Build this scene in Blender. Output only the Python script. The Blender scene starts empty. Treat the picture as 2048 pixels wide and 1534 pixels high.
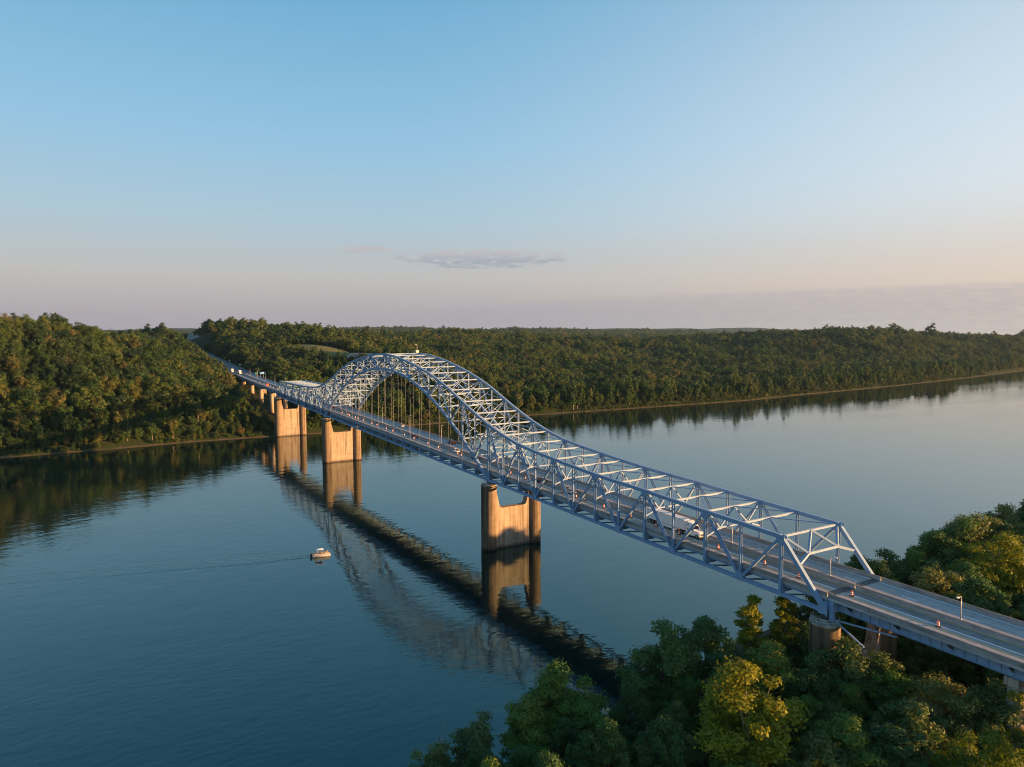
import bpy, math, random
import numpy as np
from mathutils import Matrix, Vector

random.seed(7)
rng = np.random.default_rng(7)
scene = bpy.context.scene
COL = scene.collection

# ------------------------------------------------------------------ camera
P = 11.43                                   # length of one truss panel (m)
FPX, YAW, PIT, ROL = 1399.14, -0.53299, 0.0641, -0.00404
CAM = np.array([-239.661, 140.871, 83.19])
_F = np.array([math.cos(PIT)*math.cos(YAW), math.cos(PIT)*math.sin(YAW), -math.sin(PIT)])
_R = np.array([math.sin(YAW), -math.cos(YAW), 0.0])
_U = np.cross(_R, _F)
_Rr = _R*math.cos(ROL)+_U*math.sin(ROL)
_Ur = -_R*math.sin(ROL)+_U*math.cos(ROL)
cam_data = bpy.data.cameras.new('camera')
cam = bpy.data.objects.new('camera', cam_data)
COL.objects.link(cam)
cam_data.sensor_width = 36.0
cam_data.lens = 36.0*FPX/2048.0
cam_data.clip_start = 1.0
cam_data.clip_end = 60000.0
cam.matrix_world = Matrix(((_Rr[0], _Ur[0], -_F[0], CAM[0]), (_Rr[1], _Ur[1], -_F[1], CAM[1]),
                           (_Rr[2], _Ur[2], -_F[2], CAM[2]), (0, 0, 0, 1)))
scene.camera = cam

# ------------------------------------------------------------------ sky, sun, exposure
SUN_AZ = math.radians(228.0)                # measured from +X towards +Y
SUN_EL = math.radians(6.2)
sun_vec = Vector((math.cos(SUN_AZ)*math.cos(SUN_EL), math.sin(SUN_AZ)*math.cos(SUN_EL), math.sin(SUN_EL)))
world = bpy.data.worlds.new('World')
scene.world = world
world.use_nodes = True
wn, wl = world.node_tree.nodes, world.node_tree.links
wn.clear()
w_out = wn.new('ShaderNodeOutputWorld')
w_bg = wn.new('ShaderNodeBackground')
w_bg.inputs['Strength'].default_value = 0.053
wl.new(w_bg.outputs[0], w_out.inputs[0])
sky = wn.new('ShaderNodeTexSky')
sky.sky_type = 'NISHITA'
sky.sun_disc = False
sky.sun_elevation = SUN_EL
sky.sun_rotation = math.atan2(sun_vec.x, sun_vec.y)
sky.altitude = 150.0
sky.air_density = 1.0
sky.dust_density = 1.2
sky.ozone_density = 2.0


def wmath(op, a, b=None, c=None):
    n = wn.new('ShaderNodeMath'); n.operation = op
    for i, v in enumerate((a, b, c)):
        if v is None:
            continue
        if hasattr(v, 'links'):
            wl.new(v, n.inputs[i])
        else:
            n.inputs[i].default_value = v
    return n.outputs[0]


def wmix(fac, a, b, mode='MIX'):
    n = wn.new('ShaderNodeMix'); n.data_type = 'RGBA'; n.blend_type = mode
    for sock, v in ((n.inputs[0], fac), (n.inputs[6], a), (n.inputs[7], b)):
        if hasattr(v, 'links'):
            wl.new(v, sock)
        else:
            sock.default_value = v if isinstance(v, float) else (*v, 1.0)
    return n.outputs[2]


def build_sky():
    tc = wn.new('ShaderNodeTexCoord')
    sep = wn.new('ShaderNodeSeparateXYZ'); wl.new(tc.outputs['Generated'], sep.inputs[0])
    el = wmath('ARCSINE', sep.outputs[2])
    az = wmath('ARCTAN2', sep.outputs[1], sep.outputs[0])
    # evening colours of the clear sky by height above the horizon
    t = wmath('MULTIPLY', el, 1.0/math.radians(60))
    ramp = wn.new('ShaderNodeValToRGB'); wl.new(t, ramp.inputs[0])
    cr = ramp.color_ramp
    stops = [(0.0, (0.390, 0.375, 0.440)), (0.033, (0.450, 0.405, 0.445)), (0.08, (0.555, 0.530, 0.520)),
             (0.153, (0.440, 0.600, 0.700)), (0.25, (0.315, 0.575, 0.790)), (0.42, (0.170, 0.445, 0.690)),
             (0.60, (0.070, 0.260, 0.480)), (1.0, (0.038, 0.160, 0.340))]
    while len(cr.elements) < len(stops):
        cr.elements.new(0.5)
    for e, (p, c) in zip(cr.elements, stops):
        e.position = p; e.color = (*c, 1)
    # brighter and warmer round the side where the sun stands
    dot = wn.new('ShaderNodeVectorMath'); dot.operation = 'DOT_PRODUCT'
    wl.new(tc.outputs['Generated'], dot.inputs[0])
    dot.inputs[1].default_value = (math.cos(SUN_AZ), math.sin(SUN_AZ), 0.0)
    glow = wn.new('ShaderNodeMapRange'); glow.interpolation_type = 'SMOOTHSTEP'
    wl.new(dot.outputs['Value'], glow.inputs[0])
    glow.inputs[1].default_value = -0.40; glow.inputs[2].default_value = 0.80
    low = wn.new('ShaderNodeMapRange'); low.interpolation_type = 'SMOOTHSTEP'
    wl.new(el, low.inputs[0])
    low.inputs[1].default_value = math.radians(46); low.inputs[2].default_value = math.radians(7)
    g = wmath('MULTIPLY', glow.outputs[0], low.outputs[0])
    gel = wn.new('ShaderNodeMapRange'); gel.interpolation_type = 'SMOOTHSTEP'; wl.new(el, gel.inputs[0])
    gel.inputs[1].default_value = math.radians(3.0); gel.inputs[2].default_value = math.radians(12.0)
    gcol = wmix(gel.outputs[0], (0.84, 0.68, 0.56), (0.86, 0.90, 0.94))
    warm = wmix(g, ramp.outputs[0], gcol)
    # long streaky clouds of the evening, thin
    comb = wn.new('ShaderNodeCombineXYZ')
    wl.new(wmath('MULTIPLY', az, 17.0), comb.inputs[0]); wl.new(wmath('MULTIPLY', el, 75.0), comb.inputs[1])
    nz = wn.new('ShaderNodeTexNoise'); nz.inputs['Scale'].default_value = 2.6
    nz.inputs['Detail'].default_value = 7.0; nz.inputs['Roughness'].default_value = 0.62
    wl.new(comb.outputs[0], nz.inputs['Vector'])

    def blob(a0, e0, aw, ew, thr, soft):
        da = wmath('DIVIDE', wmath('SUBTRACT', az, a0), aw)
        de = wmath('DIVIDE', wmath('SUBTRACT', el, e0), ew)
        r = wmath('ADD', wmath('MULTIPLY', da, da), wmath('MULTIPLY', de, de))
        m = wmath('SUBTRACT', 1.0, r)
        m = wmath('MAXIMUM', m, 0.0)
        f = wmath('DIVIDE', wmath('SUBTRACT', wmath('ADD', nz.outputs[0], wmath('MULTIPLY', m, 0.22)), thr), soft)
        return wmath('MULTIPLY', wmath('MINIMUM', wmath('MAXIMUM', f, 0.0), 1.0), wmath('MINIMUM', wmath('MULTIPLY', m, 3.0), 1.0))

    def px_dir(u, v):
        d = _F+_Rr*(u-1024)/FPX+_Ur*(767-v)/FPX
        d = d/np.linalg.norm(d)
        return math.atan2(d[1], d[0]), math.asin(d[2])
    a1, e1 = px_dir(965, 517); a2, e2 = px_dir(735, 500); a3, e3 = px_dir(810, 554); a4, e4 = px_dir(885, 625)
    a5, e5 = px_dir(2010, 600)
    m1 = blob(a1, e1, 0.140, 0.0165, 0.55, 0.14)
    m2 = blob(a2, e2, 0.050, 0.0060, 0.525, 0.15)
    m3 = blob(a3, e3, 0.012, 0.0035, 0.72, 0.2)
    m4 = blob(a4, e4, 0.08, 0.004, 0.80, 0.2)
    m = wmath('MAXIMUM', wmath('MAXIMUM', m1, m2), wmath('MAXIMUM', m3, m4))
    # undersides lilac, tops pink
    topf = wmath('MINIMUM', wmath('MAXIMUM', wmath('ADD', wmath('MULTIPLY', wmath('SUBTRACT', el, e1), 70.0), 0.35), 0.0), 1.0)
    ccol = wmix(topf, (0.36, 0.39, 0.47), (0.56, 0.51, 0.53))
    col = wmix(wmath('MULTIPLY', m, 0.75), warm, ccol)
    # lavender bank low on the right, and all round the horizon
    band = blob(a5, e5-0.012, 0.85, 0.036, 0.20, 0.7)
    col = wmix(wmath('MULTIPLY', band, 0.65), col, (0.39, 0.385, 0.465))
    # the Nishita sky carries the light; the evening colours grade it
    sk = wmix(1.0, sky.outputs[0], (0.15, 0.15, 0.15), 'MULTIPLY')
    fin = wmix(0.92, sk, col)
    fin = wmix(1.0, fin, (6.6667, 6.6667, 6.6667), 'MULTIPLY')
    wl.new(fin, w_bg.inputs['Color'])


build_sky()

sun_data = bpy.data.lights.new('sun', 'SUN')
sun_data.energy = 5.0
sun_data.angle = math.radians(0.6)
sun_data.color = (1.0, 0.49, 0.18)
sun = bpy.data.objects.new('sun', sun_data)
COL.objects.link(sun)
sun.location = (-300, -300, 200)
sun.rotation_euler = sun_vec.to_track_quat('Z', 'Y').to_euler()

vs = scene.view_settings
vs.view_transform = 'Standard'
try:
    vs.look = 'None'
except Exception:
    pass
vs.exposure = 1.5
vs.gamma = 1.0
vs.use_curve_mapping = False
scene.render.engine = 'CYCLES'
scene.cycles.max_bounces = 6
scene.cycles.transparent_max_bounces = 8
scene.cycles.caustics_reflective = False
scene.cycles.caustics_refractive = False
scene.cycles.use_denoising = True
scene.cycles.filter_width = 1.0


# ------------------------------------------------------------------ helpers
def zb(n):                                  # height of the bottom chord at panel point n
    return 29.562+0.21312*(n-10)+0.0014*(n-10)**2


def off(s):                                 # deck surface above bottom chord
    return 2.8+0.4*min(1.0, max(0.0, (s+100)/140.0))


FAR_END, NEAR_END = 33*P, -13*P


def deck_z(s):
    if s > FAR_END:
        d = s-FAR_END
        return zb(33)+3.2+0.016*d+4e-5*d*d
    if s < NEAR_END:
        return zb(-13)+2.8+0.0116*(s-NEAR_END)
    return zb(s/P)+off(s)


def nd(v):
    v = np.asarray(v, float)
    return v/np.linalg.norm(v)


def px_ray(u, v):
    d = _F+_Rr*(u-1024)/FPX+_Ur*(767-v)/FPX
    return d


def px_at(u, v, dist):
    d = px_ray(u, v)
    return CAM+d*(dist/math.hypot(d[0], d[1]))


def px_z(u, v, z):
    d = px_ray(u, v)
    return CAM+d*((z-CAM[2])/d[2])


def project(X):
    d = np.asarray(X)-CAM
    w = d@_F
    return 1024+FPX*(d@_Rr)/w, 767-FPX*(d@_Ur)/w, w


class MB:
    def __init__(self):
        self.v = []; self.f = []; self.m = []

    def add(self, vs, fs, mi=0):
        o = len(self.v)
        self.v += [tuple(map(float, p)) for p in vs]
        self.f += [tuple(i+o for i in f) for f in fs]
        self.m += [mi]*len(fs)
        return self

    def frame(self, c, ax, ay, az, mi=0):   # box with centre c and three half-axis vectors
        c, ax, ay, az = (np.asarray(q, float) for q in (c, ax, ay, az))
        vs = [c+sx*ax+sy*ay+sz*az for sz in (-1, 1) for sy in (-1, 1) for sx in (-1, 1)]
        return self.add(vs, [(0, 2, 3, 1), (4, 5, 7, 6), (0, 1, 5, 4), (2, 6, 7, 3), (0, 4, 6, 2), (1, 3, 7, 5)], mi)

    def box(self, x0, x1, y0, y1, z0, z1, mi=0):
        return self.frame(((x0+x1)/2, (y0+y1)/2, (z0+z1)/2), ((x1-x0)/2, 0, 0), (0, (y1-y0)/2, 0), (0, 0, (z1-z0)/2), mi)

    def beam(self, a, b, w, h, ref=(0, 1, 0), mi=0):   # solid bar: w across ref-ish, h the other way
        a = np.asarray(a, float); b = np.asarray(b, float)
        d = nd(b-a)
        side = np.asarray(ref, float); side = nd(side-d*(side@d))
        up = np.cross(d, side)
        return self.frame((a+b)/2, (b-a)/2, side*w/2, up*h/2, mi)

    def hbeam(self, a, b, w, h, ref=(0, 1, 0), tf=0.05, tw=0.05, mi=0):   # H-section: flanges at +-w/2 along ref, h wide
        a = np.asarray(a, float); b = np.asarray(b, float)
        d = nd(b-a)
        side = np.asarray(ref, float); side = nd(side-d*(side@d))
        up = np.cross(d, side)
        for q in (-1, 1):
            self.frame((a+b)/2+side*q*(w/2-tf/2), (b-a)/2, side*tf/2, up*h/2, mi)
        self.frame((a+b)/2, (b-a)/2, side*(w/2-tf), up*tw/2, mi)
        return self

    def tube(self, pts, rad, n=8, mi=0, cap=True):
        pts = [np.asarray(p, float) for p in pts]
        if not hasattr(rad, '__len__'):
            rad = [rad]*len(pts)
        o = len(self.v); prev = None
        for i, p in enumerate(pts):
            d = nd(pts[min(i+1, len(pts)-1)]-pts[max(i-1, 0)])
            ref = np.array((0, 0, 1.0)) if abs(d[2]) < 0.9 else np.array((1.0, 0, 0))
            if prev is not None:
                ref = prev
            s = nd(ref-d*(ref@d)); prev = s
            t = np.cross(d, s)
            for k in range(n):
                a = 2*math.pi*k/n
                self.v.append(tuple(p+rad[i]*(math.cos(a)*s+math.sin(a)*t)))
        for i in range(len(pts)-1):
            for k in range(n):
                k2 = (k+1) % n
                self.f.append((o+i*n+k, o+i*n+k2, o+(i+1)*n+k2, o+(i+1)*n+k)); self.m.append(mi)
        if cap:
            self.f.append(tuple(o+k for k in range(n))[::-1]); self.m.append(mi)
            self.f.append(tuple(o+(len(pts)-1)*n+k for k in range(n))); self.m.append(mi)
        return self

    def extrude(self, prof, stations, mi=0, closed=True):  # prof: list (v,z); stations: list of (s, v0, z0)
        o = len(self.v); n = len(prof)
        for (s, v0, z0) in stations:
            for (y, z) in prof:
                self.v.append((float(s), float(v0+y), float(z0+z)))
        for i in range(len(stations)-1):
            for k in range(n if closed else n-1):
                k2 = (k+1) % n
                self.f.append((o+i*n+k, o+(i+1)*n+k, o+(i+1)*n+k2, o+i*n+k2)); self.m.append(mi)
        if closed:
            self.f.append(tuple(o+k for k in range(n))); self.m.append(mi)
            e = o+(len(stations)-1)*n
            self.f.append(tuple(e+k for k in range(n))[::-1]); self.m.append(mi)
        return self

    def prism(self, poly, axis, t0, t1, mi=0):  # poly of 2-D points extruded along axis 'x','y','z'
        n = len(poly); o = len(self.v)
        for t in (t0, t1):
            for (a, b) in poly:
                self.v.append({'x': (t, a, b), 'y': (a, t, b), 'z': (a, b, t)}[axis])
        self.f.append(tuple(o+k for k in range(n))); self.m.append(mi)
        self.f.append(tuple(o+n+k for k in range(n))[::-1]); self.m.append(mi)
        for k in range(n):
            k2 = (k+1) % n
            self.f.append((o+k, o+n+k, o+n+k2, o+k2)); self.m.append(mi)
        return self

    def mesh(self, name, mats, smooth=False, fix=True):
        me = bpy.data.meshes.new(name)
        me.from_pydata(self.v, [], self.f)
        for mm in (mats if isinstance(mats, (list, tuple)) else [mats]):
            me.materials.append(mm)
        if any(self.m):
            me.polygons.foreach_set('material_index', self.m)
        if fix:
            import bmesh
            bm = bmesh.new(); bm.from_mesh(me)
            bmesh.ops.recalc_face_normals(bm, faces=bm.faces)
            bm.to_mesh(me); bm.free()
        if smooth:
            me.polygons.foreach_set('use_smooth', [True]*len(me.polygons))
        me.update()
        return me

    def build(self, name, mats, parent=None, loc=None, smooth=False, fix=True):
        return link(name, self.mesh(name, mats, smooth, fix), parent, loc)


def link(name, data, parent=None, loc=None):
    o = bpy.data.objects.new(name, data)
    COL.objects.link(o)
    if parent is not None:
        o.parent = parent
    if loc is not None:
        o.location = loc
    return o


def tag(o, label, cat, group=None):
    o['label'] = label; o['category'] = cat
    if group:
        o['group'] = group
    return o


def thing(name, label, cat, loc=(0, 0, 0), rotz=0.0, group=None):
    o = bpy.data.objects.new(name, None)
    COL.objects.link(o)
    o.empty_display_size = 0.5
    o.location = loc; o.rotation_euler = (0, 0, rotz)
    return tag(o, label, cat, group)


def copy_tree(o, parent=None):
    c = o.copy()
    COL.objects.link(c)
    c.parent = parent
    for ch in list(o.children):
        copy_tree(ch, c)
    return c


ORD = ['first', 'second', 'third', 'fourth', 'fifth', 'sixth', 'seventh', 'eighth', 'ninth', 'tenth', 'eleventh', 'twelfth',
       'thirteenth', 'fourteenth', 'fifteenth', 'sixteenth', 'seventeenth', 'eighteenth', 'nineteenth']


def ordinal(i):                             # 0-based
    tens = {2: ('twentieth', 'twenty'), 3: ('thirtieth', 'thirty'), 4: ('fortieth', 'forty'), 5: ('fiftieth', 'fifty')}
    n = i+1
    if n < 20:
        return ORD[i]
    t, u = divmod(n, 10)
    return tens[t][0] if u == 0 else tens[t][1]+'-'+ORD[u-1]


# ------------------------------------------------------------------ materials
def new_mat(name):
    m = bpy.data.materials.new(name)
    m.use_nodes = True
    nt = m.node_tree
    b = nt.nodes['Principled BSDF']
    return m, nt, b


def mat(name, col, rough=0.6, metal=0.0, var=0.0, scale=1.0, stretch=(1, 1, 1), col2=None, bump=0.0, world_pos=False, detail=5.0, spec=0.4):
    m, nt, b = new_mat(name)
    b.inputs['Base Color'].default_value = (*col, 1)
    b.inputs['Roughness'].default_value = rough
    b.inputs['Metallic'].default_value = metal
    b.inputs['Specular IOR Level'].default_value = spec
    if var > 0 or col2 is not None or bump > 0:
        mp = nt.nodes.new('ShaderNodeMapping'); mp.inputs['Scale'].default_value = stretch
        if world_pos:
            g = nt.nodes.new('ShaderNodeNewGeometry'); nt.links.new(g.outputs['Position'], mp.inputs[0])
        else:
            g = nt.nodes.new('ShaderNodeTexCoord'); nt.links.new(g.outputs['Object'], mp.inputs[0])
        nz = nt.nodes.new('ShaderNodeTexNoise'); nz.inputs['Scale'].default_value = scale
        nz.inputs['Detail'].default_value = detail; nz.inputs['Roughness'].default_value = 0.6
        nt.links.new(mp.outputs[0], nz.inputs['Vector'])
        rp = nt.nodes.new('ShaderNodeValToRGB'); nt.links.new(nz.outputs[0], rp.inputs[0])
        c2 = col2 if col2 is not None else tuple(min(1, c*(1+var)) for c in col)
        c1 = col if col2 is not None else tuple(c*(1-var) for c in col)
        rp.color_ramp.elements[0].position = 0.32; rp.color_ramp.elements[0].color = (*c1, 1)
        rp.color_ramp.elements[1].position = 0.68; rp.color_ramp.elements[1].color = (*c2, 1)
        nt.links.new(rp.outputs[0], b.inputs['Base Color'])
        if bump > 0:
            bp = nt.nodes.new('ShaderNodeBump'); bp.inputs['Strength'].default_value = 0.6
            bp.inputs['Distance'].default_value = bump
            nt.links.new(nz.outputs[0], bp.inputs['Height']); nt.links.new(bp.outputs[0], b.inputs['Normal'])
    return m


def leaf_mat(name, stops, transl=0.22, clump=0.35):
    """foliage: hue differs from tree to tree and from clump to clump"""
    m, nt, b = new_mat(name)
    N, L = nt.nodes, nt.links
    oi = N.new('ShaderNodeObjectInfo')
    tc = N.new('ShaderNodeTexCoord')
    nz = N.new('ShaderNodeTexNoise'); nz.inputs['Scale'].default_value = 0.45; nz.inputs['Detail'].default_value = 3
    L.new(tc.outputs['Object'], nz.inputs['Vector'])
    a = N.new('ShaderNodeMath'); a.operation = 'MULTIPLY_ADD'
    L.new(nz.outputs[0], a.inputs[0]); a.inputs[1].default_value = clump*2; a.inputs[2].default_value = -clump
    s = N.new('ShaderNodeMath'); s.operation = 'ADD'; s.use_clamp = True
    L.new(oi.outputs['Random'], s.inputs[0]); L.new(a.outputs[0], s.inputs[1])
    rp = N.new('ShaderNodeValToRGB'); L.new(s.outputs[0], rp.inputs[0])
    cr = rp.color_ramp
    while len(cr.elements) < len(stops):
        cr.elements.new(0.5)
    for e, (p, c) in zip(cr.elements, stops):
        e.position = p; e.color = (*c, 1)
    L.new(rp.outputs[0], b.inputs['Base Color'])
    b.inputs['Roughness'].default_value = 0.65
    b.inputs['Specular IOR Level'].default_value = 0.25
    tr = N.new('ShaderNodeBsdfTranslucent')
    hs = N.new('ShaderNodeHueSaturation'); hs.inputs['Saturation'].default_value = 1.15; hs.inputs['Value'].default_value = 1.5
    L.new(rp.outputs[0], hs.inputs['Color']); L.new(hs.outputs[0], tr.inputs['Color'])
    mx = N.new('ShaderNodeMixShader'); mx.inputs[0].default_value = transl
    L.new(b.outputs[0], mx.inputs[1]); L.new(tr.outputs[0], mx.inputs[2])
    out = [n for n in N if n.type == 'OUTPUT_MATERIAL'][0]
    L.new(mx.outputs[0], out.inputs['Surface'])
    return m


def concrete_pier_mat():
    m, nt, b = new_mat('pier_concrete')
    N, L = nt.nodes, nt.links
    g = N.new('ShaderNodeNewGeometry')
    base = N.new('ShaderNodeTexNoise'); base.inputs['Scale'].default_value = 0.35; base.inputs['Detail'].default_value = 8
    L.new(g.outputs['Position'], base.inputs['Vector'])
    mp = N.new('ShaderNodeMapping'); mp.inputs['Scale'].default_value = (1.1, 1.1, 0.035)
    L.new(g.outputs['Position'], mp.inputs[0])
    st = N.new('ShaderNodeTexNoise'); st.inputs['Scale'].default_value = 1.0; st.inputs['Detail'].default_value = 6
    L.new(mp.outputs[0], st.inputs['Vector'])
    r1 = N.new('ShaderNodeValToRGB'); L.new(base.outputs[0], r1.inputs[0])
    r1.color_ramp.elements[0].position = 0.3; r1.color_ramp.elements[0].color = (0.33, 0.285, 0.225, 1)
    r1.color_ramp.elements[1].position = 0.7; r1.color_ramp.elements[1].color = (0.45, 0.39, 0.31, 1)
    r2 = N.new('ShaderNodeValToRGB'); L.new(st.outputs[0], r2.inputs[0])
    r2.color_ramp.elements[0].position = 0.34; r2.color_ramp.elements[0].color = (0.36, 0.34, 0.33, 1)
    r2.color_ramp.elements[1].position = 0.52; r2.color_ramp.elements[1].color = (1, 1, 1, 1)
    e = r2.color_ramp.elements.new(0.70); e.color = (1, 1, 1, 1)
    e = r2.color_ramp.elements.new(0.80); e.color = (1.35, 1.33, 1.3, 1)
    mx = N.new('ShaderNodeMix'); mx.data_type = 'RGBA'; mx.blend_type = 'MULTIPLY'; mx.inputs[0].default_value = 0.85
    L.new(r1.outputs[0], mx.inputs[6]); L.new(r2.outputs[0], mx.inputs[7])
    # damp tide mark close to the water
    sp = N.new('ShaderNodeSeparateXYZ'); L.new(g.outputs['Position'], sp.inputs[0])
    mr = N.new('ShaderNodeMapRange'); L.new(sp.outputs[2], mr.inputs[0])
    mr.inputs[1].default_value = 0.5; mr.inputs[2].default_value = 1.5; mr.inputs[3].default_value = 0.38; mr.inputs[4].default_value = 1.0
    # pour joints every 2.4 m
    fr = N.new('ShaderNodeMath'); fr.operation = 'FRACT'
    dv = N.new('ShaderNodeMath'); dv.operation = 'DIVIDE'; L.new(sp.outputs[2], dv.inputs[0]); dv.inputs[1].default_value = 2.4
    L.new(dv.outputs[0], fr.inputs[0])
    ls = N.new('ShaderNodeMath'); ls.operation = 'LESS_THAN'; L.new(fr.outputs[0], ls.inputs[0]); ls.inputs[1].default_value = 0.045
    jm = N.new('ShaderNodeMath'); jm.operation = 'MULTIPLY_ADD'; L.new(ls.outputs[0], jm.inputs[0]); jm.inputs[1].default_value = -0.16; jm.inputs[2].default_value = 1.0
    f = N.new('ShaderNodeMath'); f.operation = 'MULTIPLY'; L.new(mr.outputs[0], f.inputs[0]); L.new(jm.outputs[0], f.inputs[1])
    vm = N.new('ShaderNodeVectorMath'); vm.operation = 'SCALE'; L.new(mx.outputs[2], vm.inputs[0]); L.new(f.outputs[0], vm.inputs['Scale'])
    L.new(vm.outputs[0], b.inputs['Base Color'])
    b.inputs['Roughness'].default_value = 0.85
    b.inputs['Specular IOR Level'].default_value = 0.2
    return m


def deck_mat():
    m, nt, b = new_mat('deck_concrete')
    N, L = nt.nodes, nt.links
    g = N.new('ShaderNodeNewGeometry')
    sp = N.new('ShaderNodeSeparateXYZ'); L.new(g.outputs['Position'], sp.inputs[0])
    mp = N.new('ShaderNodeMapping'); mp.inputs['Scale'].default_value = (0.035, 2.1, 1.0)
    L.new(g.outputs['Position'], mp.inputs[0])
    st = N.new('ShaderNodeTexNoise'); st.inputs['Scale'].default_value = 1.0; st.inputs['Detail'].default_value = 5
    L.new(mp.outputs[0], st.inputs['Vector'])
    nz = N.new('ShaderNodeTexNoise'); nz.inputs['Scale'].default_value = 0.7; nz.inputs['Detail'].default_value = 8
    L.new(g.outputs['Position'], nz.inputs['Vector'])
    r1 = N.new('ShaderNodeValToRGB'); L.new(st.outputs[0], r1.inputs[0])
    r1.color_ramp.elements[0].position = 0.33; r1.color_ramp.elements[0].color = (0.31, 0.308, 0.305, 1)
    r1.color_ramp.elements[1].position = 0.66; r1.color_ramp.elements[1].color = (0.47, 0.465, 0.455, 1)
    r2 = N.new('ShaderNodeValToRGB'); L.new(nz.outputs[0], r2.inputs[0])
    r2.color_ramp.elements[0].position = 0.3; r2.color_ramp.elements[0].color = (0.82, 0.82, 0.82, 1)
    r2.color_ramp.elements[1].position = 0.7; r2.color_ramp.elements[1].color = (1.12, 1.12, 1.1, 1)
    mx = N.new('ShaderNodeMix'); mx.data_type = 'RGBA'; mx.blend_type = 'MULTIPLY'; mx.inputs[0].default_value = 1.0
    L.new(r1.outputs[0], mx.inputs[6]); L.new(r2.outputs[0], mx.inputs[7])
    # the lane in use has been rubbed dark by tyres (0.8 < y < 4.0)
    a = N.new('ShaderNodeMath'); a.operation = 'SUBTRACT'; L.new(sp.outputs[1], a.inputs[0]); a.inputs[1].default_value = 2.4
    ab = N.new('ShaderNodeMath'); ab.operation = 'ABSOLUTE'; L.new(a.outputs[0], ab.inputs[0])
    mr = N.new('ShaderNodeMapRange'); L.new(ab.outputs[0], mr.inputs[0])
    mr.inputs[1].default_value = 1.2; mr.inputs[2].default_value = 1.9; mr.inputs[3].default_value = 0.62; mr.inputs[4].default_value = 1.0
    vm = N.new('ShaderNodeVectorMath'); vm.operation = 'SCALE'; L.new(mx.outputs[2], vm.inputs[0]); L.new(mr.outputs[0], vm.inputs['Scale'])
    L.new(vm.outputs[0], b.inputs['Base Color'])
    b.inputs['Roughness'].default_value = 0.75
    b.inputs['Specular IOR Level'].default_value = 0.35
    return m


def steel_mat():
    m, nt, b = new_mat('steel_paint')
    N, L = nt.nodes, nt.links
    g = N.new('ShaderNodeNewGeometry')
    n1 = N.new('ShaderNodeTexNoise'); n1.inputs['Scale'].default_value = 0.8; n1.inputs['Detail'].default_value = 8
    L.new(g.outputs['Position'], n1.inputs['Vector'])
    n2 = N.new('ShaderNodeTexNoise'); n2.inputs['Scale'].default_value = 0.5; n2.inputs['Detail'].default_value = 10; n2.inputs['Roughness'].default_value = 0.75
    L.new(g.outputs['Position'], n2.inputs['Vector'])
    r = N.new('ShaderNodeValToRGB'); L.new(n1.outputs[0], r.inputs[0])
    r.color_ramp.elements[0].position = 0.3; r.color_ramp.elements[0].color = (0.20, 0.335, 0.51, 1)
    r.color_ramp.elements[1].position = 0.7; r.color_ramp.elements[1].color = (0.26, 0.40, 0.57, 1)
    r2 = N.new('ShaderNodeValToRGB'); L.new(n2.outputs[0], r2.inputs[0])
    r2.color_ramp.elements[0].position = 0.61; r2.color_ramp.elements[0].color = (0, 0, 0, 1)
    r2.color_ramp.elements[1].position = 0.74; r2.color_ramp.elements[1].color = (0.75, 0.75, 0.75, 1)
    mx = N.new('ShaderNodeMix'); mx.data_type = 'RGBA'
    L.new(r2.outputs[0], mx.inputs[0]); L.new(r.outputs[0], mx.inputs[6]); mx.inputs[7].default_value = (0.16, 0.11, 0.08, 1)
    L.new(mx.outputs[2], b.inputs['Base Color'])
    b.inputs['Roughness'].default_value = 0.5
    b.inputs['Specular IOR Level'].default_value = 0.35
    return m


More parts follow.
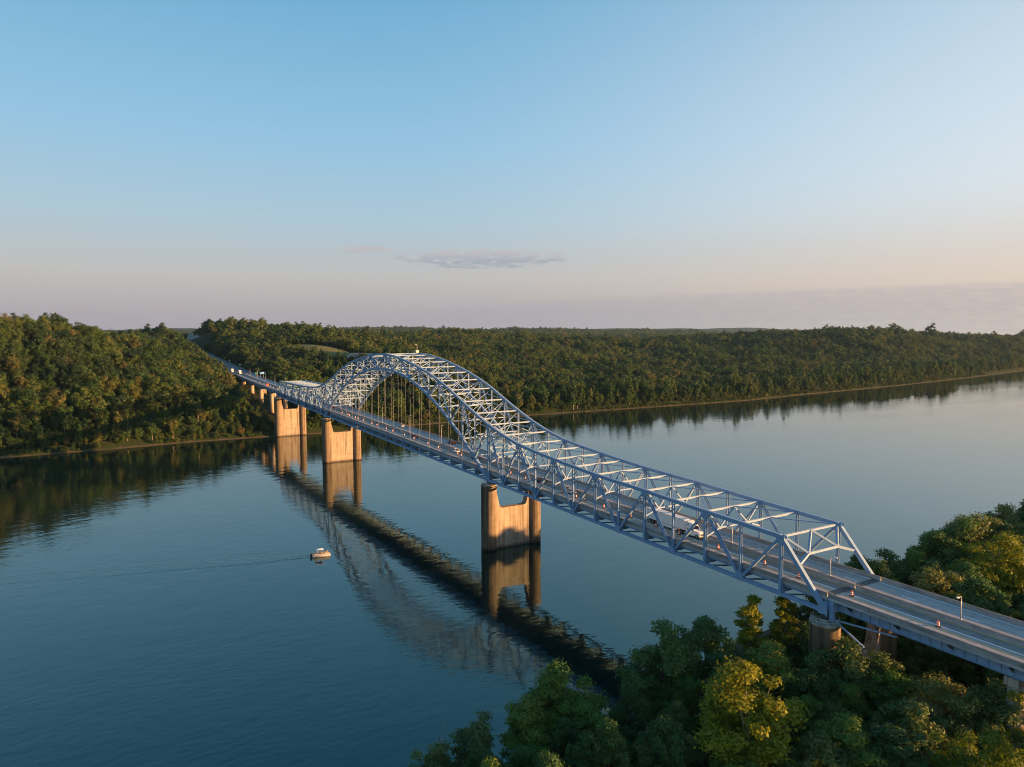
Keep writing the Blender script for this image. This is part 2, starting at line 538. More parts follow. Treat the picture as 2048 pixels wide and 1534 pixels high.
def water_mat():
    m, nt, b = new_mat('river_water')
    N, L = nt.nodes, nt.links
    b.inputs['Base Color'].default_value = (0.001, 0.013, 0.012, 1)
    b.inputs['Specular Tint'].default_value = (0.42, 1.0, 0.95, 1)
    b.inputs['Roughness'].default_value = 0.03
    b.inputs['IOR'].default_value = 1.9
    b.inputs['Specular IOR Level'].default_value = 0.5
    g = N.new('ShaderNodeNewGeometry')

    def noise(scale, sx, sy, detail, rot=0.5):
        mp = N.new('ShaderNodeMapping'); mp.inputs['Scale'].default_value = (sx, sy, 1); mp.inputs['Rotation'].default_value = (0, 0, rot)
        L.new(g.outputs['Position'], mp.inputs[0])
        n = N.new('ShaderNodeTexNoise'); n.inputs['Scale'].default_value = scale; n.inputs['Detail'].default_value = detail
        n.inputs['Roughness'].default_value = 0.55
        L.new(mp.outputs[0], n.inputs['Vector'])
        return n.outputs[0]
    fine = noise(0.55, 1.0, 0.55, 3.0, 0.53)
    mid = noise(0.14, 1.0, 0.5, 2.0, 0.75)
    patch = noise(0.012, 1.0, 0.35, 3.0, 0.2)
    pr = N.new('ShaderNodeMapRange'); L.new(patch, pr.inputs[0])
    pr.inputs[1].default_value = 0.38; pr.inputs[2].default_value = 0.66; pr.inputs[3].default_value = 0.25; pr.inputs[4].default_value = 1.5
    streak = noise(0.010, 1.0, 0.16, 4.0, 0.12)
    sr = N.new('ShaderNodeMapRange'); L.new(streak, sr.inputs[0])
    sr.inputs[1].default_value = 0.40; sr.inputs[2].default_value = 0.62; sr.inputs[3].default_value = 0.015; sr.inputs[4].default_value = 0.085
    L.new(sr.outputs[0], b.inputs['Roughness'])
    b1 = N.new('ShaderNodeBump'); b1.inputs['Distance'].default_value = 0.046
    L.new(pr.outputs[0], b1.inputs['Strength']); L.new(fine, b1.inputs['Height'])
    b2 = N.new('ShaderNodeBump'); b2.inputs['Distance'].default_value = 0.12; b2.inputs['Strength'].default_value = 0.7
    L.new(mid, b2.inputs['Height']); L.new(b1.outputs[0], b2.inputs['Normal'])
    L.new(b2.outputs[0], b.inputs['Normal'])
    return m


def ground_mat():
    m, nt, b = new_mat('ground')
    N, L = nt.nodes, nt.links
    g = N.new('ShaderNodeNewGeometry')
    sp = N.new('ShaderNodeSeparateXYZ'); L.new(g.outputs['Position'], sp.inputs[0])
    nz = N.new('ShaderNodeTexNoise'); nz.inputs['Scale'].default_value = 0.12; nz.inputs['Detail'].default_value = 9
    L.new(g.outputs['Position'], nz.inputs['Vector'])
    ad = N.new('ShaderNodeMath'); ad.operation = 'MULTIPLY_ADD'
    L.new(nz.outputs[0], ad.inputs[0]); ad.inputs[1].default_value = 2.4; L.new(sp.outputs[2], ad.inputs[2])
    rp = N.new('ShaderNodeValToRGB')
    mr = N.new('ShaderNodeMapRange'); L.new(ad.outputs[0], mr.inputs[0]); mr.inputs[1].default_value = 0.0; mr.inputs[2].default_value = 10.0
    L.new(mr.outputs[0], rp.inputs[0])
    cr = rp.color_ramp
    for _ in range(3):
        cr.elements.new(0.5)
    for e, (p, c) in zip(cr.elements, [(0.0, (0.06, 0.05, 0.04)), (0.09, (0.12, 0.095, 0.07)), (0.16, (0.09, 0.08, 0.05)), (0.22, (0.035, 0.055, 0.018)), (0.7, (0.03, 0.042, 0.016))]):
        e.position = p; e.color = (*c, 1)
    n2 = N.new('ShaderNodeTexNoise'); n2.inputs['Scale'].default_value = 0.5; n2.inputs['Detail'].default_value = 8
    L.new(g.outputs['Position'], n2.inputs['Vector'])
    mx = N.new('ShaderNodeMix'); mx.data_type = 'RGBA'; mx.blend_type = 'MULTIPLY'; mx.inputs[0].default_value = 0.7
    L.new(rp.outputs[0], mx.inputs[6]); L.new(n2.outputs[0], mx.inputs[7])
    sc = N.new('ShaderNodeVectorMath'); sc.operation = 'SCALE'; sc.inputs['Scale'].default_value = 1.5
    L.new(mx.outputs[2], sc.inputs[0])
    L.new(sc.outputs[0], b.inputs['Base Color'])
    b.inputs['Roughness'].default_value = 0.95
    b.inputs['Specular IOR Level'].default_value = 0.1
    return m


M = {}
M['steel'] = steel_mat()
M['pier'] = concrete_pier_mat()
M['deck'] = deck_mat()
M['water'] = water_mat()
M['ground'] = ground_mat()
M['barrier'] = mat('barrier_concrete', (0.29, 0.285, 0.275), 0.85, var=0.35, scale=0.6, stretch=(0.4, 1, 3), world_pos=True, spec=0.2)
M['white_line'] = mat('white_paint', (0.88, 0.88, 0.87), 0.6, col2=(0.78, 0.77, 0.76), scale=0.8, world_pos=True, detail=8)
M['yellow_line'] = mat('yellow_paint', (0.90, 0.46, 0.02), 0.6, col2=(0.78, 0.40, 0.03), scale=0.8, world_pos=True, detail=8)
M['joint'] = mat('joint_rubber', (0.05, 0.05, 0.055), 0.6, var=0.3, scale=2)
M['dark_steel'] = mat('dark_steel', (0.05, 0.055, 0.06), 0.6, var=0.3, scale=1.5)
M['galv'] = mat('galvanised_steel', (0.55, 0.53, 0.48), 0.45, metal=0.2, var=0.1, scale=3)
M['rope'] = mat('wire_rope', (0.30, 0.31, 0.32), 0.6, var=0.1, scale=2)
M['lamp_glass'] = mat('lamp_glass', (0.75, 0.74, 0.68), 0.25)
M['orange'] = mat('drum_orange', (0.85, 0.13, 0.02), 0.5, var=0.08, scale=3)
M['sheet'] = mat('reflective_white', (0.82, 0.80, 0.78), 0.4)
M['rubber'] = mat('rubber', (0.02, 0.02, 0.02), 0.7, var=0.2, scale=4)
M['glass'] = mat('vehicle_glass', (0.015, 0.02, 0.025), 0.08, spec=0.6)
M['white_body'] = mat('white_bodywork', (0.80, 0.80, 0.79), 0.3, var=0.03, scale=1.0)
M['trailer'] = mat('trailer_panel', (0.84, 0.84, 0.84), 0.42, var=0.05, scale=0.8, stretch=(1, 1, 0.3))
M['chrome'] = mat('chrome', (0.6, 0.6, 0.6), 0.2, metal=1.0)
M['red_light'] = mat('tail_light', (0.45, 0.02, 0.015), 0.3)
M['headlight'] = mat('headlight', (0.85, 0.85, 0.82), 0.15)
M['bark'] = mat('bark', (0.10, 0.075, 0.05), 0.9, var=0.35, scale=1.2, stretch=(1, 1, 0.25))
M['pale_bark'] = mat('pale_bark', (0.30, 0.26, 0.20), 0.9, var=0.35, scale=1.0, stretch=(1, 1, 0.3))
M['drift'] = mat('bleached_wood', (0.42, 0.39, 0.35), 0.85, var=0.3, scale=2)
M['rock'] = mat('limestone', (0.22, 0.21, 0.20), 0.9, col2=(0.34, 0.32, 0.29), scale=0.25, stretch=(0.4, 0.4, 3.0), world_pos=True, bump=0.5)
M['asphalt'] = mat('asphalt', (0.15, 0.15, 0.148), 0.8, var=0.25, scale=0.4, stretch=(0.1, 3, 1), world_pos=True)
M['meadow'] = mat('meadow_grass', (0.13, 0.155, 0.05), 0.95, col2=(0.18, 0.17, 0.065), scale=0.03, world_pos=True, spec=0.1)
M['gravel'] = mat('gravel', (0.30, 0.25, 0.20), 0.95, var=0.25, scale=0.2, world_pos=True, spec=0.1)
GREEN = [(0.0, (0.025, 0.059, 0.020)), (0.3, (0.036, 0.079, 0.022)), (0.55, (0.050, 0.103, 0.024)), (0.75, (0.072, 0.123, 0.026)), (0.88, (0.092, 0.123, 0.033)), (0.96, (0.106, 0.105, 0.037)), (1.0, (0.135, 0.154, 0.033))]
M['leaf_far'] = leaf_mat('leaf_mixed_forest', GREEN, 0.18, 0.12)
M['leaf_far_dark'] = leaf_mat('leaf_dark_forest', [(0.0, (0.020, 0.044, 0.020)), (0.5, (0.030, 0.062, 0.024)), (1.0, (0.046, 0.080, 0.026))], 0.18, 0.15)
M['leaf_far_light'] = leaf_mat('leaf_light_forest', [(0.0, (0.055, 0.095, 0.024)), (0.6, (0.080, 0.118, 0.028)), (0.9, (0.110, 0.125, 0.032)), (1.0, (0.130, 0.112, 0.042))], 0.2, 0.15)
M['leaf_green'] = leaf_mat('leaf_green', [(0.0, (0.054, 0.130, 0.024)), (0.5, (0.086, 0.175, 0.029)), (1.0, (0.133, 0.200, 0.033))], 0.25, 0.6)
M['leaf_dark'] = leaf_mat('leaf_dark_green', [(0.0, (0.039, 0.096, 0.029)), (0.5, (0.059, 0.130, 0.035)), (1.0, (0.092, 0.161, 0.040))], 0.2, 0.6)
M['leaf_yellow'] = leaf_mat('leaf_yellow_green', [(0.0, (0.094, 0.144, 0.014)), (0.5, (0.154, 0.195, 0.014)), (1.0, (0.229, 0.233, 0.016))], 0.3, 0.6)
M['leaf_olive'] = leaf_mat('leaf_olive', [(0.0, (0.064, 0.116, 0.037)), (0.5, (0.099, 0.153, 0.044)), (1.0, (0.161, 0.181, 0.049))], 0.22, 0.6)
M['leaf_pale'] = leaf_mat('leaf_pale_willow', [(0.0, (0.101, 0.151, 0.053)), (0.5, (0.151, 0.203, 0.066)), (1.0, (0.203, 0.244, 0.079))], 0.25, 0.6)

# ------------------------------------------------------------------ terrain
_SV = np.array([-9000, -5000, -3000, -1812, -1400, -1043, -731, -600, -426, -258, -24, 17, 72, 142, 204, 600, 9000.0])
_SS = np.array([2800, 1600, 1000, 599, 515, 455, 418, 397, 396, 399, 376, 379, 381, 372, 369, 372, 900.0])
_NV = np.array([-9000, -5000, -3000, -1500, -1000, -400, -110, -50, 0, 28, 47, 76, 200, 9000.0])
_NS = np.array([2100, 900, 320, -60, -118, -112, -106, -106, -111, -117, -123, -125, -122, 300.0])


def far_shore(v):
    return np.interp(v, _SV, _SS)


def near_shore(v):
    return np.interp(v, _NV, _NS)


TREE_H = 17.0
_ctrl = []


def ctl(u, v, dist, h=TREE_H):
    X = px_at(u, v, dist); _ctrl.append((X[0], X[1], X[2]-h))


# wooded hill left of the bridge
for a in [(-250, 605, 830), (0, 617, 860), (80, 630, 860), (170, 651, 870), (250, 676, 850), (0, 702, 690), (150, 722, 690), (250, 745, 680),
          (0, 800, 590), (150, 806, 600), (300, 790, 640), (310, 706, 790), (360, 736, 730), (415, 760, 680), (-400, 640, 900), (280, 658, 890), (329, 674, 890), (385, 699, 885), (417, 708, 880), (436, 720, 875), (200, 676, 1010), (270, 694, 1000), (340, 712, 980), (60, 662, 1040), (-100, 655, 1050)]:
    ctl(*a, h=19.0)
# valley behind the left hill
for a in [(0, 668, 1350), (150, 674, 1400), (240, 672, 1400), (295, 668, 1420), (150, 674, 1700), (290, 668, 1700), (0, 670, 1700)]:
    ctl(*a, h=22.0)
# hill right of the road
for a in [(380, 644, 1400), (420, 650, 1330), (470, 667, 1200), (430, 690, 1180), (500, 661, 1300), (560, 664, 1300), (640, 668, 1350), (500, 700, 980), (545, 716, 900),
          (600, 770, 780), (700, 790, 740), (800, 798, 780), (560, 690, 1060), (330, 668, 1800)]:
    ctl(*a)
for a in [(612, 687, 1110), (680, 697, 1010), (750, 706, 930), (640, 690, 1090), (715, 700, 985)]:
    ctl(*a, h=0.0)
for a in [(600, 712, 960), (680, 722, 900), (740, 730, 850), (820, 728, 880)]:
    ctl(*a, h=19.0)
# woods behind the arch, rising to the distant ridge
for a in [(760, 700, 1050), (900, 712, 1080), (1000, 722, 1150), (1100, 736, 1180), (800, 668, 1600), (900, 672, 1600), (1000, 690, 1500), (1100, 695, 1600),
          (860, 664, 2300), (1000, 664, 2500), (1150, 672, 2100)]:
    ctl(*a, h=22.0)
# flat river bottom on the right and the ridge behind it
for a in [(1200, 741, 1150), (1300, 733, 1250), (1400, 727, 1500), (1500, 724, 1600), (1650, 720, 1800), (1750, 718, 1900), (1900, 713, 2200), (2048, 711, 2400)]:
    ctl(*a, h=24.0)
for a in [(1250, 690, 1800), (1350, 668, 2100), (1480, 662, 2150), (1600, 661, 2150), (1650, 657, 2150), (1720, 657, 2200), (1800, 665, 2250), (1880, 672, 2400),
          (1960, 682, 2500), (2060, 686, 2700), (2200, 680, 2900), (1500, 690, 1850), (1650, 690, 1950), (1800, 695, 2050)]:
    ctl(*a, h=31.0)
# far ridges
for a in [(900, 664, 3400), (1050, 662, 3600), (1200, 660, 3700), (1400, 658, 3800), (1550, 659, 3900), (1750, 664, 4300), (1900, 665, 5200), (2048, 663, 5600),
          (600, 668, 2600), (300, 668, 2600), (0, 665, 2600), (2300, 664, 5000), (1300, 680, 2900), (1000, 680, 2900)]:
    ctl(*a, h=86.0)
_ctrl += [(420, 35, 24), (450, 20, 20), (440, -45, 14), (430, -150, 12), (450, -300, 10), (470, -600, 9), (560, 30, 42), (540, -30, 32), (620, -40, 42), (760, -35, 50), (830, 40, 70), (620, 300, 92)]
_ctrl = np.array(_ctrl)


def _tps_fit(pts):
    n = len(pts); xy = pts[:, :2]/1000.0
    r2 = ((xy[:, None]-xy[None])**2).sum(-1)
    K = np.where(r2 > 0, r2*np.log(np.maximum(r2, 1e-12)), 0)+np.eye(n)*0.004
    Pm = np.hstack([np.ones((n, 1)), xy])
    A = np.zeros((n+3, n+3)); A[:n, :n] = K; A[:n, n:] = Pm; A[n:, :n] = Pm.T
    return np.linalg.solve(A, np.concatenate([pts[:, 2], np.zeros(3)])), xy


_tw, _txy = _tps_fit(_ctrl)


def _tps(s, v):
    q = np.stack([s, v], -1)/1000.0
    r2 = ((q[:, None]-_txy[None])**2).sum(-1)
    K = np.where(r2 > 0, r2*np.log(np.maximum(r2, 1e-12)), 0)
    n = len(_txy)
    return K@_tw[:n]+_tw[n]+q@_tw[n+1:]


def _hash_noise(s, v, L, seed):             # smooth value noise
    r = np.random.default_rng(seed).random((64, 64))
    a, b = s/L, v/L
    i, j = np.floor(a).astype(int), np.floor(b).astype(int)
    fa, fb = a-i, b-j
    fa = fa*fa*(3-2*fa); fb = fb*fb*(3-2*fb)
    g = lambda p, q: r[p % 64, q % 64]
    return (g(i, j)*(1-fa)+g(i+1, j)*fa)*(1-fb)+(g(i, j+1)*(1-fa)+g(i+1, j+1)*fa)*fb-0.5


def _sm(x, a, b):
    t = np.clip((x-a)/(b-a), 0, 1)
    return t*t*(3-2*t)


ROAD_S = np.array([300, 377, 420, 470, 520, 570, 600, 650, 728, 828, 900, 1000, 1200, 1500.0])
ROAD_Z = np.array([0, 0, 0, 0, 0, 0, 43.6, 45.6, 48.8, 53.5, 56.8, 61.5, 72.0, 84.0])


def road_v(s):                              # centre line of the highway beyond the far viaduct
    return 0.0


def terrain_z(s, v):
    s = np.asarray(s, float); v = np.asarray(v, float)
    d = s-far_shore(v)
    dn = near_shore(v)-s
    hill = _tps(s, v)
    far = np.hypot(s-CAM[0], v-CAM[1])
    hill = np.clip(hill, 7.0, 105+0.012*np.maximum(0, far-1500))+_hash_noise(s, v, 90, 3)*6*_sm(d, 20, 150)+_hash_noise(s, v, 120, 24)*9*_sm(d, 120, 300)*_sm(-v, 0, 200)+_hash_noise(s, v, 260, 4)*26*_sm(d, 300, 900)*_sm(-v, 0, 200)+_hash_noise(s, v, 700, 14)*42*_sm(d, 700, 1500)*_sm(-v, 100, 500)
    bank = np.where(d < 4, d*0.30, np.where(d < 16, 1.2+(d-4)*0.42, 6.24+(d-16)*0.75))+np.where(d > 0, _hash_noise(s, v, 14, 21)*0.9*_sm(d, 0, 4), 0)
    bank = np.maximum(bank, -5)
    zf = np.minimum(hill, bank)
    # road bench cut into the hill
    rz = np.interp(s, ROAD_S, ROAD_Z)
    k = 1-_sm(np.abs(v-road_v(s)), 15, 34)
    k = k*_sm(s, 575, 605)*(1-_sm(s, 1300, 1500))
    zf = zf*(1-k)+(rz-0.6)*k
    # ground under the far viaduct stays below the deck
    k2 = (1-_sm(np.abs(v), 14, 34))*(1-_sm(s, 575, 600))*(s > 300)
    cap = np.interp(s, [380, 420, 470, 520, 570, 600], [6, 16, 22, 28, 36, 42.6])
    zf = np.where(k2 > 0, zf*(1-k2)+np.minimum(zf, cap)*k2, zf)
    # near bank
    zn = np.where(dn < 6, dn*0.22, np.where(dn < 20, 1.3+(dn-6)*0.32, 5.8+np.minimum(dn-20, 160)*0.02+np.maximum(0, dn-180)*0.045))
    zn = np.maximum(zn, -5)+_hash_noise(s, v, 40, 9)*1.2*_sm(dn, 10, 40)
    zn = np.minimum(zn, 26+_hash_noise(s, v, 400, 11)*8)
    return np.where(dn > d, zn, zf)


def axis_pts(segs):
    out = []
    for a, b, st in segs:
        out += list(np.arange(a, b, st))
    out.append(segs[-1][1])
    return np.array(out, float)


gs = axis_pts([(-9000, -1500, 750), (-1500, -500, 100), (-500, -150, 20), (-150, -96, 3), (-96, 350, 60), (350, 420, 4), (420, 900, 14), (900, 2600, 40), (2600, 4400, 90), (4400, 9200, 300)])
gv = axis_pts([(-9000, -3200, 300), (-3200, -1100, 60), (-1100, -300, 28), (-300, 300, 10), (300, 700, 25), (700, 1500, 80), (1500, 9000, 600)])
SS, VV = np.meshgrid(gs, gv, indexing='ij')
ZZ = np.concatenate([terrain_z(SS[i:i+20].ravel(), VV[i:i+20].ravel()) for i in range(0, len(gs), 20)])
nv_ = len(gv)
me = bpy.data.meshes.new('terrain')
vert = np.stack([SS.ravel(), VV.ravel(), ZZ], -1)
ii, jj = np.meshgrid(np.arange(len(gs)-1), np.arange(nv_-1), indexing='ij')
a_ = (ii*nv_+jj).ravel()
quads = np.stack([a_, a_+nv_, a_+nv_+1, a_+1], -1)
me.from_pydata(vert.tolist(), [], quads.tolist())
me.materials.append(M['ground'])
me.polygons.foreach_set('use_smooth', [True]*len(me.polygons))
terrain = link('terrain', me); terrain['kind'] = 'structure'

mb = MB()
mb.add([(-9000, -9000, 0), (9200, -9000, 0), (9200, 9000, 0), (-9000, 9000, 0)], [(0, 1, 2, 3)])
river = mb.build('river', M['water']); river['kind'] = 'structure'


# ------------------------------------------------------------------ trees
def make_crown(seed, H, R, base, n_clump, n_leaf, leaf, shape='round', droop=0.25):
    """leaf-sized faces on many clumps; H height, R crown radius, base = height where the crown starts"""
    r = np.random.default_rng(seed)
    cz = (H+base)/2; hz = (H-base)/2
    cl = []
    ph = r.uniform(0, 6.28, 3)
    cmin, cmax = (0.22, 0.42) if n_clump < 30 else (0.13, 0.30)
    tries = 0
    while len(cl) < n_clump and tries < 6000:
        tries += 1
        p = r.normal(size=3); p /= np.linalg.norm(p)
        rad = r.uniform(0.35, 0.86 if n_clump < 30 else 0.95)
        t = p*rad
        wz = t[2]
        prof = 1.0
        if shape == 'column':
            prof = 0.80
        elif shape == 'vase':
            prof = 0.75+0.35*wz
        elif shape == 'dome':
            prof = 1.05-0.35*max(0, wz)
        az_ = math.atan2(t[1], t[0])
        prof *= 1+0.20*math.sin(2*az_+ph[0])+0.14*math.sin(3*az_+ph[1]+2.5*wz)+0.10*math.sin(5*wz+ph[2])
        c = np.array([t[0]*R*prof, t[1]*R*prof, cz+wz*hz])
        cr = R*r.uniform(cmin, cmax)
        if all(np.linalg.norm(c-q[0]) > 0.55*min(cr, q[1]) for q in cl):
            cl.append((c, cr))
    cl.append((np.array([r.normal()*R*0.12, r.normal()*R*0.12, H-R*0.28]), R*0.30))
    wts = np.array([q[1]**2 for q in cl]); wts /= wts.sum()
    cnt = r.multinomial(n_leaf, wts)
    V = []
    for (c, cr), k in zip(cl, cnt):
        if k == 0:
            continue
        nrm = r.normal(size=(k, 3)); nrm[:, 2] = nrm[:, 2]*0.9+0.25
        nrm /= np.linalg.norm(nrm, axis=1)[:, None]
        rr = cr*(1-0.55*r.random(k)**2.2)*(1+0.22*r.normal(size=k))
        pos = c+nrm*rr[:, None]*np.array([1.0, 1.0, 0.82])
        nn = nrm*0.9+0.42*r.normal(size=(k, 3))+np.array([0, 0, 0.35]); nn /= np.linalg.norm(nn, axis=1)[:, None]
        t1 = np.cross(nn, r.normal(size=(k, 3))); t1 /= np.linalg.norm(t1, axis=1)[:, None]
        t1[:, 2] -= droop; t1 /= np.linalg.norm(t1, axis=1)[:, None]
        t2 = np.cross(nn, t1)
        L = leaf*(0.65+0.8*r.random(k))[:, None]
        W = L*(0.5+0.3*r.random(k))[:, None]
        V.append(np.stack([pos-t1*L*0.5, pos+t2*W*0.5+t1*L*0.05, pos+t1*L*0.5, pos-t2*W*0.5+t1*L*0.05], 1))
    V = np.concatenate(V).reshape(-1, 3)
    V[:, 2] = np.maximum(V[:, 2], 0.3)
    F = np.arange(len(V)).reshape(-1, 4)
    return V, F, cl


def make_trunk(H, R, base, cl, seed, rad=0.32, limbs=6, n=7):
    r = np.random.default_rng(seed+99)
    mb = MB()
    lean = r.normal(size=2)*0.02*H
    top = H*0.78
    ks = np.linspace(0, 1, 6)
    path = [(lean[0]*k*k, lean[1]*k*k, -1.0+(top+1)*k) for k in ks]
    mb.tube(path, [rad*1.45, rad*1.0, rad*0.85, rad*0.65, rad*0.42, rad*0.15], n)
    order = r.permutation(len(cl))[:limbs]
    for i in order:
        c = cl[i][0]
        z0 = max(base*0.6, min(c[2]-1.0, top*0.75)*r.uniform(0.45, 0.8))
        k = (z0+1)/(top+1)
        a = np.array([lean[0]*k*k, lean[1]*k*k, z0])
        m = (a+c)/2+np.array([0, 0, -0.08*np.linalg.norm(c-a)])
        mb.tube([a, m, c], [rad*0.42, rad*0.26, rad*0.08], 5)
    return mb


def np_mesh(name, V, F, m):
    me = bpy.data.meshes.new(name)
    nq = len(F)
    me.vertices.add(len(V)); me.vertices.foreach_set('co', V.ravel().astype(np.float32))
    me.loops.add(nq*4); me.loops.foreach_set('vertex_index', F.ravel().astype(np.int32))
    me.polygons.add(nq); me.polygons.foreach_set('loop_start', np.arange(0, nq*4, 4, dtype=np.int32))
    me.polygons.foreach_set('loop_total', np.full(nq, 4, dtype=np.int32))
    me.update(calc_edges=True)
    me.materials.append(m)
    return me


class Kind:
    pass


def tree_kind(seed, H, R, base, clumps, leaves, leaf, m, shape='round', bark='bark', trunk_rad=0.32, limbs=6, droop=0.25, n=7):
    k = Kind(); k.H = H; k.R = R
    V, F, cl = make_crown(seed, H, R, base, clumps, leaves, leaf, shape, droop)
    k.crown = np_mesh('crown', V, F, m)
    k.trunk = make_trunk(H, R, base, cl, seed, trunk_rad, limbs, n).mesh('trunk', M[bark], True)
    k.V, k.F, k.m = V, F, m
    return k


FAR_KINDS = []
_far_spec = [(17, 6.8, 3, 'round'), (19, 6.4, 3, 'dome'), (16, 7.4, 2, 'dome'), (20, 5.6, 3, 'column'), (18, 6.8, 3, 'vase'), (15, 6.2, 1.5, 'round'), (19, 7.4, 3, 'round')]
for i, (H, R, b, sh) in enumerate(_far_spec):
    FAR_KINDS.append(tree_kind(100+i, H, R, b, 22, 1300, 1.05, M[['leaf_far', 'leaf_far', 'leaf_far_dark', 'leaf_far_dark', 'leaf_far', 'leaf_far_light', 'leaf_far_light'][i]], sh, trunk_rad=0.26, limbs=3, n=5))
SHORE_KINDS = []                            # taller trees at the water, leafy to the ground, pale stems
for i, (H, R, b, sh) in enumerate([(22, 5.4, 1.2, 'column'), (24, 6.0, 2, 'vase'), (20, 5.8, 0.8, 'round'), (23, 5.2, 2, 'column')]):
    SHORE_KINDS.append(tree_kind(140+i, H, R, b, 28, 2000, 1.0, M['leaf_far'], sh, bark='pale_bark', trunk_rad=0.34, limbs=5, n=6))

# ---- where trees stand
MEA, MEB = px_at(600, 686, 1130), px_at(775, 709, 900)


def in_meadow(s, v):                        # a strip of open meadow on the hillside
    s = np.asarray(s, float); v = np.asarray(v, float)
    ax, ay = MEB[0]-MEA[0], MEB[1]-MEA[1]
    L2 = ax*ax+ay*ay
    t = ((s-MEA[0])*ax+(v-MEA[1])*ay)/L2
    dd = np.abs((s-MEA[0])*ay-(v-MEA[1])*ax)/math.sqrt(L2)
    return (t > -0.05) & (t < 1.0) & (dd < 44*np.sin(np.clip(t+0.08, 0, 1)*math.pi)**0.5+6)


def clear_of(s, v, z):
    """True where a tree may stand"""
    ok = np.ones(len(s), bool)
    ok &= ~((np.abs(v) < 15) & (s > 560) & (s < 1500))            # highway
    ok &= ~((np.abs(v) < 12) & (s > 340) & (s < 600))              # under the far viaduct
    ok &= ~((s > 395) & (s < 520) & (v > 10) & (v < 24) & (np.abs(v-16) < 7) & (_hash_noise(s, v, 12, 5) > -0.1))
    ok &= ~in_meadow(s, v)
    ok &= ~((s > 1080) & (s < 1640) & (v < -10) & (v > -34-(s-1120)*0.035))   # rock cutting
    return ok


pts_all = []                                # s, v, z, kind index, scale, rot
def scatter(s0, s1, v0, v1, step, jit=0.45):
    a = np.arange(s0, s1, step); b = np.arange(v0, v1, step)
    A, B = np.meshgrid(a, b, indexing='ij')
    A = A+rng.uniform(-jit, jit, A.shape)*step; B = B+rng.uniform(-jit, jit, B.shape)*step
    return A.ravel(), B.ravel()


def in_view(s, v, z, margin=260):
    X = np.stack([s, v, z], -1)
    u, w, dep = project(X)
    return (dep > 5) & (u > -margin) & (u < 2048+margin)


far_list = []
for (s0, s1, v0, v1, st, scl, dmin, dmax) in [(370, 1400, -1700, 420, 7.9, 0.9, 0, 1250), (390, 2600, -3200, 500, 9.6, 1.08, 1250, 2600), (600, 6400, -7200, 900, 21.0, 1.8, 2600, 6600)]:
    s, v = scatter(s0, s1, v0, v1, st)
    dist = np.hypot(s-CAM[0], v-CAM[1])
    keep = (dist >= dmin) & (dist < dmax) & (s-far_shore(v) > 8.0)
    s, v = s[keep], v[keep]
    keep = in_view(s, v, np.full(len(s), 30.0)); s, v = s[keep], v[keep]
    z = np.concatenate([terrain_z(s[i:i+20000], v[i:i+20000]) for i in range(0, len(s), 20000)])
    ok = clear_of(s, v, z); s, v, z = s[ok], v[ok], z[ok]
    d = s-far_shore(v)
    kind = rng.integers(0, len(FAR_KINDS), len(s))
    nzf = _hash_noise(s, v, 55, 41)+0.6*_hash_noise(s, v, 160, 42)
    kind = np.where((nzf > 0.14) & (rng.random(len(s)) < 0.75), np.array([2, 3, 2, 0])[rng.integers(0, 4, len(s))], kind)
    kind = np.where((nzf < -0.16) & (rng.random(len(s)) < 0.7), np.array([5, 6, 4, 5])[rng.integers(0, 4, len(s))], kind)
    shore = d < 34
    kind = np.where(shore, 100+rng.integers(0, len(SHORE_KINDS), len(s)), kind)
    sc = scl*(0.50+0.62*rng.random(len(s))+0.5*rng.random(len(s))**5)*(1.0+0.45*_hash_noise(s, v, 45, 43))*np.where(shore, np.where(v > -60, 0.86, 1.0), 1.0)
    near_via = (np.abs(v) < 26) & (s < 600)
    sc = np.where(near_via, sc*0.5, sc)
    roadside = (np.abs(v) < 24) & (s >= 600) & (s < 1500)
    sc = np.where(roadside, sc*0.72, sc)
    far_list.append(np.stack([s, v, z, kind, sc, rng.uniform(0, 6.283, len(s))], -1))
    if dmin == 0:
        # waterside row: shrubs and small trees reaching over the beach
        for lo, hi, sa, sb, stp in ((1.5, 5.5, 0.14, 0.32, 3.2), (6.0, 12.0, 0.3, 0.62, 5.0), (10.0, 22.0, 0.32, 0.6, 3.5)):
            vv = np.arange(-1500, 330, stp); vv = vv+rng.uniform(-2, 2, len(vv))
            if lo < 5:
                vv = vv[_hash_noise(vv, vv*0, 22, 31) > -0.25]
            ss = far_shore(vv)+rng.uniform(lo, hi, len(vv))
            z2 = terrain_z(ss, vv)
            ok = clear_of(ss, vv, z2) & (np.abs(vv) > 14)
            far_list.append(np.stack([ss[ok], vv[ok], z2[ok], rng.integers(0, len(FAR_KINDS), ok.sum()), rng.uniform(sa, sb, ok.sum()), rng.uniform(0, 6.283, ok.sum())], -1))
far_pts = np.concatenate(far_list)


